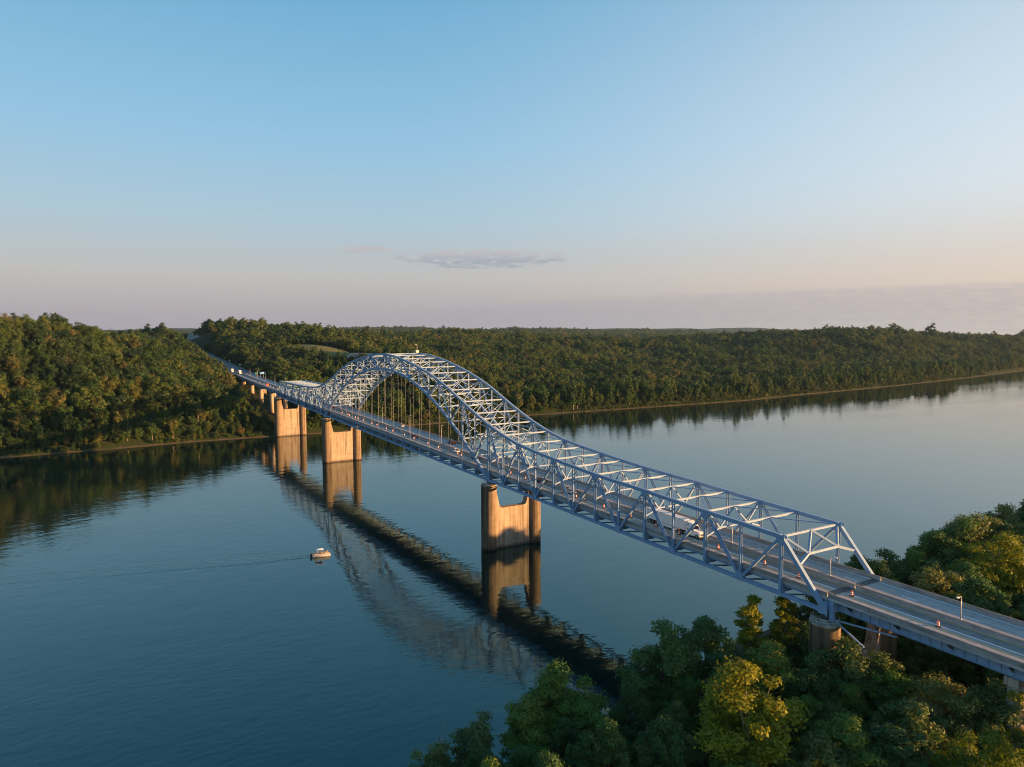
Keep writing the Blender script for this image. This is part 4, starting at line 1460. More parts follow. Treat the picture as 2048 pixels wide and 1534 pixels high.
nk('green_a', 201, 17, 6.6, 0.4, 64, 15000, 0.45, M['leaf_green'], 'dome', limbs=10)
nk('green_b', 202, 16, 5.2, 0.8, 56, 13000, 0.45, M['leaf_green'], 'round', limbs=10)
nk('dark_a', 203, 19, 6.2, 1.0, 64, 15000, 0.46, M['leaf_dark'], 'round', limbs=10, droop=0.5)
nk('dark_b', 204, 18, 5.6, 0.6, 60, 14000, 0.48, M['leaf_dark'], 'dome', limbs=9, droop=0.4)
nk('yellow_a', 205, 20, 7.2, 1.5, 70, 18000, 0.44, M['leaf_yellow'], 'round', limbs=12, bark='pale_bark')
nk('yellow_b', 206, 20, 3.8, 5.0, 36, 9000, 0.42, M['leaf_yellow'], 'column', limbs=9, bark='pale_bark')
nk('olive_a', 207, 18, 6.6, 1.0, 60, 14000, 0.48, M['leaf_olive'], 'dome', limbs=9, droop=0.5)
nk('olive_b', 208, 15, 5.6, 0.6, 52, 12000, 0.46, M['leaf_olive'], 'round', limbs=9, droop=0.5)
nk('pale', 209, 9, 4.2, 0.8, 40, 7000, 0.34, M['leaf_pale'], 'vase', limbs=10, droop=0.1)
nk('shrub', 210, 5, 2.8, 0.3, 14, 2200, 0.36, M['leaf_green'], 'round', limbs=4)

# (key, crown-top pixel in the photograph's frame, height of the top above the river, label)
NEAR = [
    ('green_a', 1115, 1322, 21.0, 6.8, 'big bright green tree leaning over the water at the bottom centre'),
    ('green_b', 1055, 1392, 17.0, 5.0, 'green tree pressed against the left flank of the big bright green tree'),
    ('green_b', 1165, 1400, 16.5, 4.6, 'green tree pressed against the right flank of the big bright green tree'),
    ('pale', 880, 1484, 12.5, 4.0, 'lowest pale willowy shrub at the very left of the near bank'),
    ('pale', 945, 1440, 14.5, 5.0, 'pale willowy shrub at the bottom edge, left of the big green tree'),
    ('dark_a', 1325, 1238, 24.5, 6.6, 'dark green tree with loose branches reaching left over the water'),
    ('dark_b', 1415, 1232, 24.0, 6.0, 'dark green tree between the water and the yellow-topped poplars'),
    ('yellow_b', 1505, 1186, 24.2, 4.2, 'slender yellow-green tree in front of the bottom chord, left one of two'),
    ('yellow_b', 1567, 1192, 23.6, 4.2, 'slender yellow-green tree in front of the bottom chord, right one of two'),
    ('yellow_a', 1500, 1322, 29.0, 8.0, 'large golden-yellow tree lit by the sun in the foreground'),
    ('green_b', 1540, 1284, 21.5, 5.6, 'mid green tree behind the large golden tree'),
    ('olive_a', 1690, 1276, 22.5, 7.2, 'feathery olive tree right below the first pier of the truss'),
    ('green_b', 1785, 1338, 19.0, 4.0, 'small yellowish green tree in the dark gap under the viaduct'),
    ('olive_a', 1890, 1350, 22.0, 6.4, 'feathery olive tree below the viaduct girders, towards the right edge'),
    ('olive_b', 1830, 1400, 21.0, 5.6, 'feathery tree in front of the one below the viaduct girders'),
    ('green_b', 1690, 1432, 19.5, 5.6, 'fresh green low tree right of the golden tree at the bottom'),
    ('olive_b', 1340, 1440, 16.5, 6.0, 'olive bushy tree at the bottom edge, left of the golden tree'),
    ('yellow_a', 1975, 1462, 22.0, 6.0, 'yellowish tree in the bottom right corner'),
    ('olive_b', 1640, 1462, 20.0, 5.0, 'dull olive tree at the bottom, right under the golden tree'),
    ('dark_b', 1780, 1448, 19.0, 5.6, 'dark green tree at the bottom between fresh green and feathery trees'),
    ('dark_a', 1770, 1096, 23.0, 6.4, 'dark tree beyond the viaduct beside the far end post of the portal'),
    ('dark_b', 1720, 1106, 20.0, 5.0, 'smaller dark tree beyond the viaduct, next to the portal'),
    ('dark_a', 1940, 1030, 31.0, 7.6, 'tall dark tree at the right edge, highest beyond the viaduct'),
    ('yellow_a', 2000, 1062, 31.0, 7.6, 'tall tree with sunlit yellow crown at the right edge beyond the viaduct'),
    ('olive_a', 1870, 1130, 25.0, 7.0, 'broad olive tree beyond the viaduct, in front of the tall trees'),
    ('dark_b', 1960, 1150, 25.0, 6.6, 'dark tree beyond the viaduct below the tall trees at the right edge'),
    ('green_a', 1240, 1480, 11.0, 4.4, 'low green bush at the bottom beside the driftwood'),
    ('green_b', 1060, 1490, 13.0, 4.6, 'low green bush in front of the big green tree'),
    ('olive_a', 2000, 1352, 24.0, 5.2, 'feathery tree in front of the creeper-clad viaduct pier'),
    ('olive_b', 1760, 1300, 20.5, 4.4, 'olive tree hiding the wall of the first pier of the truss'),
    ('dark_b', 1440, 1300, 20.0, 5.0, 'dark tree in the shade left of the golden tree'),
    ('dark_a', 1610, 1240, 19.5, 4.6, 'dark tree in the shade beside the first pier of the truss'),
]
near_xy = []
for key, u, w, ztop, rad, lab in NEAR:
    X = px_z(u, w, ztop)
    zg = float(terrain_z([X[0]], [X[1]])[0])
    zg = max(zg, 0.4)
    K = NK[key]
    sc_h = (ztop-zg)/K.H
    t = place_tree('near_bank_tree', K, (X[0], X[1], zg-0.3), 1.0, rng.uniform(0, 6.28), lab, None)
    rad *= 1.4
    rs = 0.65*rad/K.R+0.35*sc_h
    t.scale = (rs, rs, sc_h)
    near_xy.append((X[0], X[1], rad))
# undergrowth and further trees of the near bank woods
a, b = scatter(-345, -108, -330, 120, 7.0)
z = terrain_z(a, b); dn = near_shore(b)-a
ok = (dn > 5) & (np.hypot(a-CAM[0], b-CAM[1]) > 40)
a, b, z, dn = a[ok], b[ok], z[ok], dn[ok]
ok = np.ones(len(a), bool)
for (x, y, r_) in near_xy:
    ok &= np.hypot(a-x, b-y) > r_*0.62
ok &= ~((b > 33) & (b < 58) & (a > -131))                        # the little beach with driftwood
a, b, z, dn = a[ok], b[ok], z[ok], dn[ok]
NKL = ['green_a', 'green_b', 'dark_a', 'dark_b', 'olive_a', 'olive_b', 'shrub']
kk = rng.integers(0, 6, len(a)); sc = rng.uniform(0.55, 0.92, len(a))
under = np.abs(b) < 15
sc = np.where(under, rng.uniform(0.22, 0.42, len(a)), sc)
sc = np.where(dn < 16, sc*0.62, sc)
right = b < -16
sc = np.where(right, sc*rng.uniform(0.95, 1.2, len(a)), sc)
sc = np.where(right & (a > -150) & (b < -70), sc*1.4, sc)
sc = np.where(right & (a < -188), sc*0.55, sc)
front_ = (b > 15)
sc = np.where(front_ & (a < -172), sc*0.7, sc)
sc = np.where(front_, sc*rng.uniform(0.7, 1.05, len(a)), sc)
nb_pts = np.stack([a, b, z-0.3, kk, sc, rng.uniform(0, 6.283, len(a))], -1)
u_, w_, dep_ = project(nb_pts[:, :3]+np.array([0, 0, 8.0]))
vis = (dep_ > 10) & (u_ > -20) & (u_ < 2070) & (w_ < 1640)
vis_idx = np.where(vis)[0]
szs = nb_pts[vis_idx, 4]/dep_[vis_idx]
sel = vis_idx[np.argsort(-szs)][:38]
m2 = np.zeros(len(nb_pts), bool); m2[sel] = True
for i in sel:
    s, v, zz, k, scx, rot = nb_pts[i]
    place_tree('near_bank_tree', NK[NKL[int(k)]], (s, v, zz), scx, rot, 'leafy tree filling the dense near bank woods between the taller trees', 'filler trees of the near bank woods')
restn = nb_pts[~m2]
instance_forest('near_bank_woods', restn, [NK[k] for k in NKL[:6]], 'dense undergrowth and trees of the near bank woods')

# creeper on the near viaduct pier
V, F, cl = make_crown(77, 15.5, 4.2, 0.2, 34, 6500, 0.42, 'column')
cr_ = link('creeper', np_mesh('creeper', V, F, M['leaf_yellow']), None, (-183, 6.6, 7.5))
tag(cr_, 'creeper climbing the viaduct pier at the right edge', 'plant')

# driftwood on the little beach
mb = MB(); r = np.random.default_rng(12)
for i in range(60):
    s = -125.5-abs(r.normal())*3.0; v = 44+r.normal()*5
    zz = float(terrain_z([s], [v])[0])+0.18
    an = r.uniform(0, 3.14); L_ = r.uniform(0.8, 4.2)
    d_ = np.array([math.cos(an), math.sin(an), r.normal()*0.06])*L_/2
    mb.tube([np.array([s, v, zz])-d_, np.array([s, v, zz])+d_*np.array([1, 1, 1.6])], [r.uniform(0.05, 0.16), 0.04], 5)
dw = mb.build('driftwood', M['drift'], fix=False); dw['kind'] = 'stuff'; dw['label'] = 'bleached driftwood heaped on the little beach'
# bare snag by the water
sx = px_z(880, 1500, 4.0)
mb = MB().tube([(sx[0], sx[1], -1), (sx[0]+0.3, sx[1]-0.4, 4), (sx[0]+1.2, sx[1]-1.5, 9.5)], [0.16, 0.12, 0.03], 6)
mb.tube([(sx[0]+0.4, sx[1]-0.5, 4.5), (sx[0]-0.8, sx[1]+0.8, 8.0)], [0.09, 0.03], 5)
mb.tube([(sx[0]+0.8, sx[1]-1.0, 7.0), (sx[0]+0.2, sx[1]-0.2, 9.0)], [0.06, 0.02], 5)
tag(mb.build('bare_snag', M['drift'], fix=False), 'thin bare dead tree standing at the bottom edge of the water', 'dead tree')

# ------------------------------------------------------------------ street lamps on the median
def lamp_mesh(h):
    mb = MB().box(-0.18, 0.18, -0.14, 0.14, 0, 0.18)
    mb.tube([(0, 0, 0.1), (0, 0, h)], [0.11, 0.075], 8)
    pole = mb.mesh('pole', M['galv'], True)
    arm = MB().tube([(0, 0, h-0.15), (0.35, 0.0, h-0.02), (0.95, 0.0, h+0.02)], [0.06, 0.05, 0.05], 6).mesh('arm', M['galv'], True)
    hb = MB().frame((1.25, 0, h+0.0), (0.42, 0, 0), (0, 0.17, 0), (0, 0, 0.09))
    head = hb.mesh('lamp_head', M['lamp_glass'])
    return pole, arm, head


SHORT, TALL = lamp_mesh(4.6), lamp_mesh(9.0)
LAMPS = [(-170.3, 0), (-142.4, 0), (-113.8, 0), (2.3, 0), (66.2, 1), (107.2, 1), (148.1, 1), (188.5, 1), (230.0, 1), (272, 1), (314, 1), (355, 1), (394, 1), (435.1, 1), (476.7, 1), (518.4, 1), (559.5, 1)]
for i, (s, tall) in enumerate(LAMPS):
    t = thing('street_lamp', '%s street lamp on the median barrier counted from the right' % ordinal(i), 'street lamp', (s, 0, deck_z(s)+0.95), math.radians(180 if i % 2 else 90) if s < -100 else math.radians(180), 'lamps along the median')
    for nm, me_ in zip(('pole', 'arm', 'lamp_head'), TALL if tall else SHORT):
        link(nm, me_, t)

# ------------------------------------------------------------------ traffic drums
def lathe(prof, n=14):
    mb = MB()
    for i, (r0, z0) in enumerate(prof):
        for k in range(n):
            a = 2*math.pi*k/n
            mb.v.append((r0*math.cos(a), r0*math.sin(a), z0))
    return mb


mb = lathe([(0.29, 0.05), (0.29, 0.25), (0.275, 0.25), (0.275, 0.43), (0.26, 0.43), (0.26, 0.61), (0.245, 0.61), (0.245, 0.79), (0.23, 0.79), (0.20, 0.95), (0.08, 0.98)])
for i in range(10):
    for k in range(14):
        mb.f.append((i*14+k, i*14+(k+1) % 14, (i+1)*14+(k+1) % 14, (i+1)*14+k))
        mb.m.append(1 if i in (2, 3, 6, 7) else 0)
mb.f.append(tuple(10*14+k for k in range(14))); mb.m.append(0)
drum_me = mb.mesh('traffic_drum', [M['orange'], M['sheet']])
base_me = lathe([(0.46, 0.0), (0.46, 0.07), (0.31, 0.11)])
for i in range(2):
    for k in range(14):
        base_me.f.append((i*14+k, i*14+(k+1) % 14, (i+1)*14+(k+1) % 14, (i+1)*14+k)); base_me.m.append(0)
base_me = base_me.mesh('rubber_base', M['rubber'])
hand_me = MB().tube([(-0.1, 0, 0.97), (-0.07, 0, 1.07), (0.07, 0, 1.07), (0.1, 0, 0.97)], 0.025, 5).mesh('handle', M['orange'])
DR = [-168.6, -150.7, -137.8, -127.9, -113.5, -98.9, -90.0, -78.6, -65.6, -55.3, -50.6, -42.2, -29.0, -17.9, -6.9, 36.4, 39.9, 48.0, 60.3, 72.8, 90.1, 103.1, 119.4, 129.6, 145.4, 153.2, 169.2, 179.1, 184.5, 195.6,
      199.5, 211.5, 231.6, 247.8, 275, 303.4, 319.6, 340, 362, 381, 393, 406, 420, 434, 462, 482, 505, 530]
DR = sorted(DR)
for i, s in enumerate(DR):
    v = 4.5 if s > -130 else 4.7
    t = tag(link('traffic_drum', drum_me, None, (s, v+rng.uniform(-0.2, 0.25), deck_z(s)+0.012)), '%s orange and white traffic drum along the closed lane counted from the right' % ordinal(i), 'traffic drum', 'traffic drums along the closed lane')
    t.scale = (1.08, 1.08, 1.08)
    link('rubber_base', base_me, t); link('handle', hand_me, t)

# work zone sign beside the far approach
s = 437
t = thing('work_zone_sign', 'orange panel of a work zone sign on the far approach deck', 'sign', (s, 6.3, deck_z(s)))
mb = MB().frame((0, 0, 1.55), (0.04, 0, 0), (0, 0.95, 0), (0, 0, 1.05)); mb.build('sign_panel', M['orange'], t)
MB().tube([(0.1, -0.6, 0), (0.1, -0.5, 1.0)], 0.05, 5).build('leg', M['galv'], t); MB().tube([(0.1, 0.6, 0), (0.1, 0.5, 1.0)], 0.05, 5).build('leg', M['galv'], t)


# ------------------------------------------------------------------ road signs far up the highway
def road_sign(label, s, v, w, h, zc, m, zg, diamond=False, posts=1):
    t = thing('road_sign', label, 'sign', (s, v, zg))
    pts = [(-w/2, 0), (0, -h/2), (w/2, 0), (0, h/2)] if diamond else [(-w/2, -h/2), (w/2, -h/2), (w/2, h/2), (-w/2, h/2)]
    MB().prism([(a_, b_+zc) for a_, b_ in pts], 'x', -0.06, 0.0).build('sign_panel', m, t)
    for q in ([0] if posts == 1 else [-w*0.3, w*0.3]):
        MB().tube([(0.08, q, -1), (0.08, q, zc+h*0.3)], 0.09, 5).build('post', M['galv'], t)
    return t


M['sign_blue'] = mat('sign_blue', (0.02, 0.20, 0.60), 0.5)
M['sign_green'] = mat('sign_green', (0.0, 0.33, 0.20), 0.5)
M['sign_yellow'] = mat('sign_yellow', (0.75, 0.45, 0.02), 0.5)
M['sign_white'] = mat('sign_white', (0.8, 0.8, 0.8), 0.5)


def sign_at(u, w, s):                       # place a panel where the photograph shows it, at distance s along the road
    d = px_ray(u, w); k = (s-CAM[0])/d[0]
    return CAM+d*k


for (lab, u, w, s, wd, ht, m, dia, posts) in [
        ('big blue welcome sign with a white shape right of the far highway', 524, 746, 540, 4.8, 2.4, 'sign_blue', False, 2),
        ('small green road sign left of the blue welcome sign', 512, 746, 560, 1.5, 1.5, 'sign_green', False, 1),
        ('yellow diamond warning sign high up the far highway', 450, 716, 800, 1.8, 1.8, 'sign_yellow', True, 1),
        ('white square road sign right of the yellow diamond sign', 459, 720.5, 760, 1.4, 1.6, 'sign_white', False, 1),
        ('white road sign nearest to the far viaduct', 480, 729, 660, 1.4, 1.6, 'sign_white', False, 1)]:
    X = sign_at(u, w, s)
    zg = max(float(terrain_z([X[0]], [X[1]])[0]), 0)
    t = road_sign(lab, X[0], X[1], wd, ht, X[2]-zg, M[m], zg, dia, posts)
    if m == 'sign_blue':
        zc = X[2]-zg
        mb = MB().prism([(0.9, -0.75+zc), (1.5, -0.8+zc), (0.2, 0.15+zc), (-0.6, 0.35+zc), (-1.7, 1.0+zc), (-2.0, 0.85+zc), (-2.0, 0.1+zc), (-1.2, -0.25+zc), (0.0, -0.35+zc)], 'x', -0.075, -0.062)
        mb.build('white_emblem', M['sign_white'], t)

# ------------------------------------------------------------------ vehicles (front towards +x, wheels on z=0)
def wheel_meshes(r, w, n=14):
    mb = MB()
    prof = [(r*0.62, -w/2), (r*0.94, -w/2), (r, -w*0.32), (r, w*0.32), (r*0.94, w/2), (r*0.62, w/2)]
    for (rr, y) in prof:
        for k in range(n):
            a = 2*math.pi*k/n
            mb.v.append((rr*math.cos(a), y, rr*math.sin(a)))
    for i in range(len(prof)-1):
        for k in range(n):
            mb.f.append((i*n+k, i*n+(k+1) % n, (i+1)*n+(k+1) % n, (i+1)*n+k)); mb.m.append(0)
    tyre = mb.mesh('tyre', M['rubber'], False)
    mb = MB().tube([(0, -w*0.42, 0), (0, w*0.42, 0)], r*0.63, 12)
    mb.tube([(0, -w*0.5, 0), (0, w*0.5, 0)], r*0.22, 8)
    rim = mb.mesh('rim', M['chrome'])
    return tyre, rim


CAR_WHEEL, TRUCK_WHEEL = wheel_meshes(0.34, 0.24), wheel_meshes(0.52, 0.30)


def add_wheel(t, x, y, r, meshes):
    w = link('wheel', meshes[0], t, (x, y, r)); link('rim', meshes[1], w)


def loft(mb, secs, mi=0):                   # secs: list of rings (same count), capped
    n = len(secs[0]); o = len(mb.v)
    for r_ in secs:
        mb.v += [tuple(map(float, p)) for p in r_]
    for i in range(len(secs)-1):
        for k in range(n):
            k2 = (k+1) % n
            mb.f.append((o+i*n+k, o+i*n+k2, o+(i+1)*n+k2, o+(i+1)*n+k)); mb.m.append(mi)
    mb.f.append(tuple(o+k for k in range(n))); mb.m.append(mi)
    mb.f.append(tuple(o+(len(secs)-1)*n+k for k in range(n))[::-1]); mb.m.append(mi)


def car(name, label, s, v, direction, paint, kind='sedan', cat='car'):
    z = deck_z(s)+0.01 if s < 600 else hz(s)+0.02
    slope = (deck_z(s+2)-deck_z(s-2))/4 if s < 600 else (hz(s+2)-hz(s-2))/4
    t = thing(name, label, cat, (s, v, z), 0 if direction > 0 else math.pi)
    t.rotation_euler = (0, -math.atan(slope)*direction, 0 if direction > 0 else math.pi)
    L_, W_, H_, belt = {'sedan': (4.7, 1.82, 1.46, 0.92), 'suv': (4.8, 1.92, 1.75, 1.08), 'hatch': (4.2, 1.78, 1.52, 0.96), 'pickup': (5.8, 2.0, 1.9, 1.12)}[kind]
    hw = W_/2

    def ring(x, w, zlo, zhi):
        return [(x, -w*0.92, zlo), (x, -w, zlo+0.18), (x, -w, zhi-0.16), (x, -w*0.88, zhi), (x, w*0.88, zhi), (x, w, zhi-0.16), (x, w, zlo+0.18), (x, w*0.92, zlo)]
    hood = belt-0.06; deckz = belt+(0.03 if kind != 'pickup' else 0.0)
    mb = MB()
    loft(mb, [ring(-L_/2, hw*0.86, 0.38, deckz-0.22), ring(-L_/2+0.14, hw*0.95, 0.28, deckz-0.03), ring(-L_*0.30, hw, 0.24, deckz), ring(0, hw, 0.22, belt),
              ring(L_*0.20, hw, 0.24, belt-0.01), ring(L_*0.33, hw*0.97, 0.26, hood-0.06), ring(L_/2-0.22, hw*0.90, 0.28, hood-0.18), ring(L_/2, hw*0.74, 0.36, hood-0.36)])
    body = mb.build('body', paint, t, smooth=False)
    x0, x1, x2, x3 = {'sedan': (-L_*0.40, -L_*0.22, L_*0.08, L_*0.23), 'suv': (-L_*0.485, -L_*0.42, L_*0.09, L_*0.23), 'hatch': (-L_*0.47, -L_*0.36, L_*0.08, L_*0.25), 'pickup': (-L_*0.16, -L_*0.13, L_*0.10, L_*0.22)}[kind]
    mb = MB()
    loft(mb, [[(x0, -hw*0.88, belt-0.03), (x0, hw*0.88, belt-0.03), (x1, hw*0.70, H_-0.05), (x1, -hw*0.70, H_-0.05)],
              [(x3, -hw*0.88, belt-0.03), (x3, hw*0.88, belt-0.03), (x2, hw*0.70, H_-0.05), (x2, -hw*0.70, H_-0.05)]])
    mb.build('window_band', M['glass'], t)
    mb = MB()
    loft(mb, [[(x1-0.05, -hw*0.70, H_-0.07), (x1-0.05, hw*0.70, H_-0.07), (x1+0.1, hw*0.62, H_), (x1+0.1, -hw*0.62, H_)],
              [(x2+0.08, -hw*0.70, H_-0.07), (x2+0.08, hw*0.70, H_-0.07), (x2-0.05, hw*0.62, H_), (x2-0.05, -hw*0.62, H_)]])
    mb.build('roof', paint, t)
    for q in (-1, 1):                       # pillars between the windows
        xm = (x1+x2)/2-0.1
        MB().beam((xm, q*hw*0.885, belt-0.05), (xm, q*hw*0.715, H_-0.05), 0.12, 0.06, (1, 0, 0)).build('pillar', paint, t)
        MB().beam((x3, q*hw*0.885, belt-0.04), (x2, q*hw*0.715, H_-0.05), 0.08, 0.07, (1, 0, 0)).build('pillar', paint, t)
        MB().beam((x0, q*hw*0.885, belt-0.04), (x1, q*hw*0.715, H_-0.05), 0.14, 0.07, (1, 0, 0)).build('pillar', paint, t)
        MB().frame((L_/2-0.16, q*hw*0.62, hood-0.27), (0.12, 0, 0), (0, hw*0.17, 0), (0, 0, 0.08)).build('headlight', M['headlight'], t)
        MB().frame((-L_/2+0.04, q*hw*0.70, deckz-0.22), (0.06, 0, 0), (0, hw*0.15, 0), (0, 0, 0.1)).build('tail_light', M['red_light'], t)
        MB().frame((x3-0.15, q*(hw+0.08), belt+0.02), (0.09, 0, 0), (0, 0.09, 0), (0, 0, 0.06)).build('mirror', paint, t)
        for xw in (L_*0.30, -L_*0.29):
            add_wheel(t, xw, q*(hw-0.11), 0.34, CAR_WHEEL)
    MB().box(L_/2-0.10, L_/2+0.03, -hw*0.62, hw*0.62, 0.40, 0.58).build('grille', M['dark_steel'], t)
    if kind == 'pickup':
        mb = MB().box(-L_/2+0.15, -L_*0.17, -hw*0.8, hw*0.8, belt-0.12, belt+0.012)
        mb.build('cargo_bed', M['rubber'], t)
        for q in (-1, 1):
            MB().box(-L_/2+0.1, -L_*0.16, min(q*hw*0.84, q*hw*0.97), max(q*hw*0.84, q*hw*0.97), belt-0.05, belt+0.14).build('bed_rail', paint, t)
        MB().box(-L_/2+0.06, -L_/2+0.16, -hw*0.9, hw*0.9, belt-0.3, belt+0.14).build('tailgate', paint, t)
    return t


def paint(name, col, rough=0.28):
    return mat('paint_'+name, col, rough, var=0.04, scale=1.5, spec=0.5)


car('car', 'silver hatchback following the truck towards the near end of the bridge', -45.0, 2.35, -1, paint('silver', (0.42, 0.43, 0.45)), 'hatch')
car('car', 'dark blue sport utility car behind the silver hatchback', -24.8, 2.3, -1, paint('navy', (0.012, 0.018, 0.035)), 'suv')
car('car', 'teal blue car beside the foot of the arch nearest the pier', 27.0, 2.3, -1, paint('teal', (0.01, 0.07, 0.10)), 'sedan')
car('car', 'white sedan driving away on the far carriageway beside the near arch foot', 19.0, -2.8, 1, paint('white_a', (0.75, 0.75, 0.74)), 'sedan')
car('car', 'white sport utility car on the near carriageway under the arch', 45.3, 2.4, -1, paint('white_b', (0.78, 0.78, 0.77)), 'suv')
car('car', 'dark red car with a pale front behind the white sport utility car', 94.5, 2.3, -1, paint('maroon', (0.09, 0.008, 0.015)), 'sedan')
car('pickup_truck', 'black pickup truck driving away on the far carriageway under the arch', 68.5, -6.6, 1, paint('black', (0.010, 0.010, 0.012)), 'pickup', 'pickup truck')
car('car', 'silver estate car driving away on the far carriageway under the arch crown', 134.5, -6.6, 1, paint('pale_silver', (0.55, 0.57, 0.60)), 'suv')
car('car', 'orange red car at the far foot of the arch', 244.0, 2.3, -1, paint('orange_red', (0.50, 0.06, 0.01)), 'sedan')
car('car', 'dark red car high up on the far highway', 775.0, -2.8, 1, paint('dark_red', (0.10, 0.01, 0.015)), 'suv')
car('car', 'dark car inside the far truss span', 292.0, 2.3, -1, paint('graphite', (0.03, 0.03, 0.035)), 'sedan')


def motorcycle(s, v):
    t = thing('motorcycle', 'motorcycle with a rider between red car and far arch foot', 'motorcycle', (s, v, deck_z(s)+0.01), math.pi)
    for x in (-0.75, 0.75):
        w = link('wheel', CAR_WHEEL[0], t, (x, 0, 0.34)); w.scale = (1, 0.55, 1)
    mb = MB()
    loft(mb, [[(-0.95, -0.1, 0.75), (-0.95, 0.1, 0.75), (-0.95, 0.1, 0.9), (-0.95, -0.1, 0.9)], [(-0.3, -0.2, 0.45), (-0.3, 0.2, 0.45), (-0.3, 0.2, 0.85), (-0.3, -0.2, 0.85)],
              [(0.35, -0.2, 0.45), (0.35, 0.2, 0.45), (0.35, 0.16, 1.05), (0.35, -0.16, 1.05)], [(0.75, -0.12, 0.75), (0.75, 0.12, 0.75), (0.75, 0.12, 1.15), (0.75, -0.12, 1.15)]])
    mb.build('frame', M['rubber'], t)
    MB().frame((0.85, 0, 0.98), (0.06, 0, 0), (0, 0.12, 0), (0, 0, 0.1)).build('headlight', M['headlight'], t)
    MB().tube([(0.45, -0.4, 1.15), (0.55, 0, 1.1), (0.45, 0.4, 1.15)], 0.03, 5).build('handlebar', M['chrome'], t)
    return t


def person(label, loc, rotz, joints, edges, radii, shirt, skin_at=None, hair=(0.05, 0.035, 0.025), head=None, group=None):
    """one continuous body grown round a skeleton"""
    t = thing('person', label, 'person', loc, rotz, group)
    me = bpy.data.meshes.new('body')
    me.from_pydata(joints, edges, [])
    me.materials.append(shirt)
    o = link('body', me, t)
    md = o.modifiers.new('skin', 'SKIN')
    sv = me.skin_vertices[0].data if len(me.skin_vertices) else None
    if sv is None:
        me.update()
        import bmesh
        bm = bmesh.new(); bm.from_mesh(me)
        bm.verts.layers.skin.verify(); bm.to_mesh(me); bm.free()
        sv = me.skin_vertices[0].data
    for q, r_ in zip(sv, radii):
        q.radius = (r_, r_)
    sv[0].use_root = True
    md.use_smooth_shade = True
    sb = o.modifiers.new('subd', 'SUBSURF'); sb.levels = 1; sb.render_levels = 1
    hp = Vector(head)
    mb = MB()
    for i in range(5):
        a_ = math.pi*i/4*0.55; rr = 0.118*math.sin(a_+0.02); zz = 0.135*math.cos(a_)
        for k in range(8):
            mb.v.append((hp.x-0.015+rr*math.cos(k*math.pi/4), hp.y+rr*math.sin(k*math.pi/4), hp.z+zz))
    for i in range(4):
        for k in range(8):
            mb.f.append((i*8+k, i*8+(k+1) % 8, (i+1)*8+(k+1) % 8, (i+1)*8+k)); mb.m.append(0)
    mb.build('hair', mat('hair', hair, 0.8), t, smooth=True)
    return t


# seated figure facing +x, hips at the origin
SIT_J = [(0, 0, 0.05), (0.0, 0, 0.28), (0.02, 0, 0.50), (0.03, 0, 0.60), (0.05, 0, 0.72), (0.05, 0, 0.80),
         (0.02, 0.19, 0.48), (0.10, 0.24, 0.22), (0.32, 0.16, 0.20), (0.02, -0.19, 0.48), (0.10, -0.24, 0.22), (0.32, -0.16, 0.20),
         (0.08, 0.11, 0.0), (0.44, 0.13, 0.02), (0.48, 0.13, -0.38), (0.60, 0.13, -0.42), (0.08, -0.11, 0.0), (0.44, -0.13, 0.02), (0.48, -0.13, -0.38), (0.60, -0.13, -0.42)]
SIT_E = [(0, 1), (1, 2), (2, 3), (3, 4), (4, 5), (2, 6), (6, 7), (7, 8), (2, 9), (9, 10), (10, 11), (0, 12), (12, 13), (13, 14), (14, 15), (0, 16), (16, 17), (17, 18), (18, 19)]
SIT_R = [0.15, 0.14, 0.15, 0.055, 0.10, 0.085, 0.07, 0.05, 0.04, 0.07, 0.05, 0.04, 0.09, 0.07, 0.05, 0.045, 0.09, 0.07, 0.05, 0.045]

mo = motorcycle(130.5, 2.3)
person('motorcycle rider in dark clothes leaning to the handlebars', (130.5+0.1, 2.3, deck_z(130.5)+0.9), math.pi, SIT_J, SIT_E, SIT_R, mat('rider_jacket', (0.03, 0.03, 0.035), 0.7), head=(0.05, 0, 0.76))


